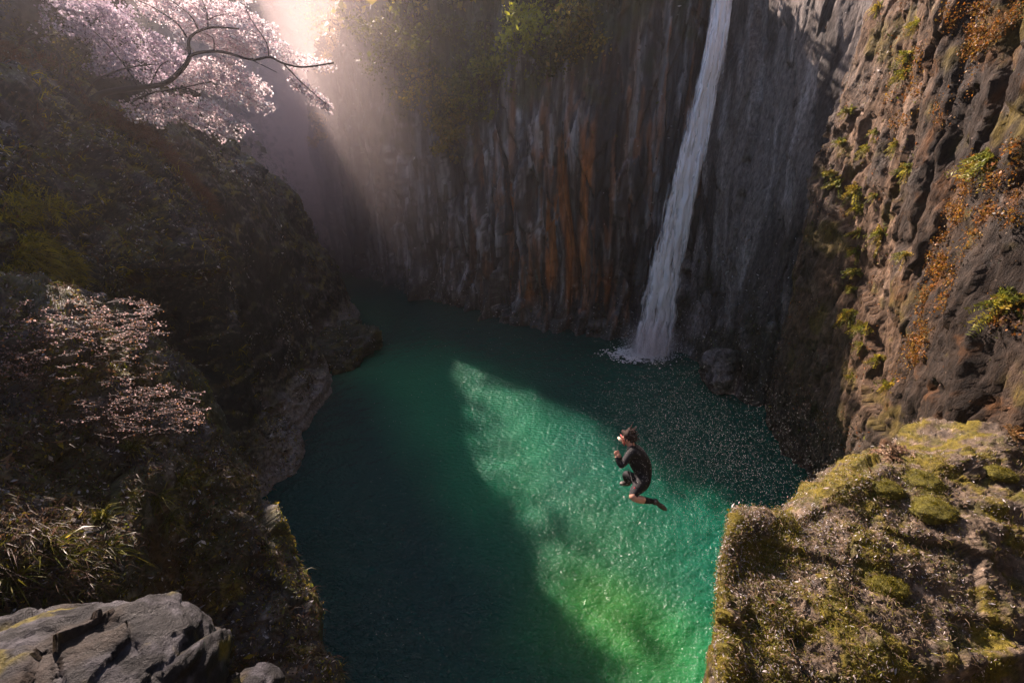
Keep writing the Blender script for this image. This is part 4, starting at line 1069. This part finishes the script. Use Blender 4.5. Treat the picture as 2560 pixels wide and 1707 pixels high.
# brow, nose and chin shape the profile turned left
bm.to_mesh(body); bm.free()
for p_ in body.polygons: p_.use_smooth = True
A_ = {k: np.array(v[0]) for k, v in joints.items()}
def near_seg(c, a, b_):
    t_ = np.clip(np.dot(c - a, b_ - a) / np.dot(b_ - a, b_ - a), 0, 1); return np.linalg.norm(c - (a + t_ * (b_ - a))), t_
segs = [(a, b_) for a, b_ in bones]
skin_seg = {('neck', 'skull'), ('skull', 'crown'), ('wrist', 'palm'), ('wrist_far', 'palm_far')}
for p_ in body.polygons:
    c_ = np.array(p_.center); best = min(((near_seg(c_, A_[a], A_[b_])[0] / (joints[a][1] + joints[b_][1]), (a, b_), near_seg(c_, A_[a], A_[b_])[1]) for a, b_ in segs))
    s_ = best[1]
    sk = s_ in skin_seg or (s_ == ('upper', 'neck') and best[2] > .75) or (s_ == ('knee', 'calf')) or (s_ == ('thigh', 'knee') and best[2] > .8) or (s_ == ('calf', 'ankle') and best[2] < .12)
    p_.material_index = 0 if sk else 1
child('body', body, [M_skin, M_suit])
def blob(c, r, rotm=None, nz=.12, seed=0, sub=(28, 18)):
    th = np.linspace(0, 2 * math.pi, sub[0], endpoint=False); ph = np.linspace(-math.pi / 2, math.pi / 2, sub[1])
    T_, P_ = np.meshgrid(th, ph); nn = np.stack([np.cos(T_) * np.cos(P_), np.sin(T_) * np.cos(P_), np.sin(P_)], 2).reshape(-1, 3)
    v = nn * np.array(r) * (1 + nz * fbm(nn * 2 + seed, 3))[:, None]
    if rotm is not None: v = v @ np.array(rotm.to_3x3()).T
    a = np.arange(sub[0] * sub[1]).reshape(sub[1], sub[0]); b_ = np.roll(a, -1, 1)
    f = np.stack([a[:-1].ravel(), b_[:-1].ravel(), b_[1:].ravel(), a[1:].ravel()], 1)
    return v + np.array(c), f, np.full((len(v), 3), .1)
def figure(name, arr, mat, **kw):
    return build(name, arr, mat, rt, **kw)
cr = np.array(J(505, 345, -.01))
hp = [blob(cr + [.02, 0, .015], (.105, .11, .105), nz=.35, seed=4)]
for k in range(46):
    d = unit(np.array([.75, rng.normal() * .5, .15]) + rng.normal(size=3) * .45)
    s0 = cr + unit(np.array([.3, rng.normal(), .5]) + rng.normal(size=3) * .6) * .07
    Lh = rng.uniform(.07, .17)
    hp.append(tube([s0, s0 + d * Lh * .5 + [0, 0, .02], s0 + d * Lh + np.array([.01, 0, rng.normal() * .03])], [.012, .009, .003], 4, n=6))
figure('hair', joinnp(hp), M_hair)
figure('nose', joinnp([blob(J(418, 392, -.01), (.028, .016, .02), nz=.05), blob(J(440, 430, 0), (.022, .03, .016), nz=.05), blob(J(437, 352, -.03), (.012, .022, .012), nz=.05)]), M_skin)
figure('ear', blob(J(492, 400, -.085), (.018, .01, .028), nz=.1), M_skin)
figure('mask', joinnp([blob(J(388, 375, -.01), (.035, .05, .018), Matrix.Rotation(.5, 4, 'Y'), nz=.05)]), plain('mask_clear', (.75, .68, .5), .3))
figure('strap', tube([J(400, 315, -.02), J(425, 360, -.085), J(447, 420, -.09), J(452, 465, -.05)], [.009, .009], 6), M_strap)
def shoe(c, toe, dz0, dz1):
    a = np.array(J(*c, dz0)); b_ = np.array(J(*toe, dz1)); d = b_ - a
    q_ = Vector(d).to_track_quat('X', 'Z').to_matrix().to_4x4()
    mid_ = (a + b_) / 2
    return joinnp([blob(mid_, (np.linalg.norm(d) * .55, .045, .036), q_, nz=.12, seed=2), blob(a, (.052, .046, .052), nz=.1, seed=5)])
figure('shoe', shoe((885, 1255), (1040, 1365), -.14, -.1), M_shoe)
figure('shoe', shoe((500, 990), (395, 1005), .36, .30), M_shoe)
figure('collar', tube([J(560, 480, -.08), J(600, 455, -.02), J(610, 470, .08)], [.02, .02], 6), M_suit)
figure('seam', tube([J(505, 770, -.16), J(540, 870, -.17), J(560, 960, -.2), J(600, 1050, -.215)], [.004, .004], 5), plain('seam', (.22, .21, .2), .5))
figure('badge', blob(J(597, 1062, -.27), (.012, .01, .014), nz=0, sub=(10, 8)), plain('badge', (.7, .05, .08), .4))

# ------------------------------------------------------------------ haze
m = bpy.data.materials.new('haze'); m.use_nodes = True
nt = m.node_tree; nt.nodes.clear()
out = N(nt, 'ShaderNodeOutputMaterial'); pv = N(nt, 'ShaderNodeVolumePrincipled')
pv.inputs['Color'].default_value = (.93, .88, .88, 1)
pv.inputs['Density'].default_value = HAZE_DENSITY
pv.inputs['Anisotropy'].default_value = .8
nt.links.new(pv.outputs[0], out.inputs['Volume'])
# mist hanging in the far bend of the gorge, thinning outwards
m2_ = bpy.data.materials.new('mist'); m2_.use_nodes = True
nt = m2_.node_tree; nt.nodes.clear()
o2 = N(nt, 'ShaderNodeOutputMaterial'); pv2 = N(nt, 'ShaderNodeVolumePrincipled')
pv2.inputs['Color'].default_value = (.97, .83, .82, 1); pv2.inputs['Anisotropy'].default_value = .32
tc = N(nt, 'ShaderNodeTexCoord'); gr = N(nt, 'ShaderNodeTexGradient', gradient_type='SPHERICAL')
nt.links.new(tc.outputs['Object'], gr.inputs[0])
mr = N(nt, 'ShaderNodeMapRange', interpolation_type='SMOOTHSTEP'); mr.inputs[1].default_value = 0; mr.inputs[2].default_value = .8; mr.inputs[3].default_value = 0; mr.inputs[4].default_value = MIST_DENSITY
nt.links.new(gr.outputs['Fac'], mr.inputs[0]); nt.links.new(mr.outputs[0], pv2.inputs['Density']); nt.links.new(pv2.outputs[0], o2.inputs['Volume'])
v_, f_, c_ = blob((0, 0, 0), (1, 1, 1), nz=0)
mo = new_obj('mist', mesh_np('mist', np.stack([v_[:, 0], v_[:, 1], np.maximum(v_[:, 2], (-1.45 - 11) / 18)], 1), f_), mats=[m2_], kind='stuff'); mo.location = (-15.5, 42, 11); mo.scale = (20, 22, 18)
mb3 = m2_.copy(); mb3.name = 'mist_bank'
for nd in mb3.node_tree.nodes:
    if nd.type == 'MAP_RANGE': nd.inputs[4].default_value = .17
mo = new_obj('mist_bank', mesh_np('mist_bank', np.stack([v_[:, 0], v_[:, 1], np.maximum(v_[:, 2], (-1.45 - 8.5) / 12)], 1), f_), mats=[mb3], kind='stuff'); mo.location = (-20, 38, 8.5); mo.scale = (10, 12.5, 12)
mb2 = m2_.copy(); mb2.name = 'fall_mist'
for nd in mb2.node_tree.nodes:
    if nd.type == 'MAP_RANGE': nd.inputs[4].default_value = .42
mo = new_obj('fall_mist', mesh_np('fall_mist', v_, f_), mats=[mb2], kind='stuff'); mo.location = (7.5, 22.5, .9); mo.scale = (1.9, 1.5, 2.1)
sc.cycles.volume_step_rate = 3.0
sc.cycles.volume_preview_step_rate = 3.0
bx = [(-125, -45, -2.6), (95, -45, -2.6), (95, 150, -2.6), (-125, 150, -2.6), (-125, -45, 66), (95, -45, 66), (95, 150, 66), (-125, 150, 66)]
me = bpy.data.meshes.new('haze'); me.from_pydata(bx, [], [(0, 3, 2, 1), (4, 5, 6, 7), (0, 1, 5, 4), (1, 2, 6, 5), (2, 3, 7, 6), (3, 0, 4, 7)])
new_obj('haze', me, mats=[m], kind='stuff')
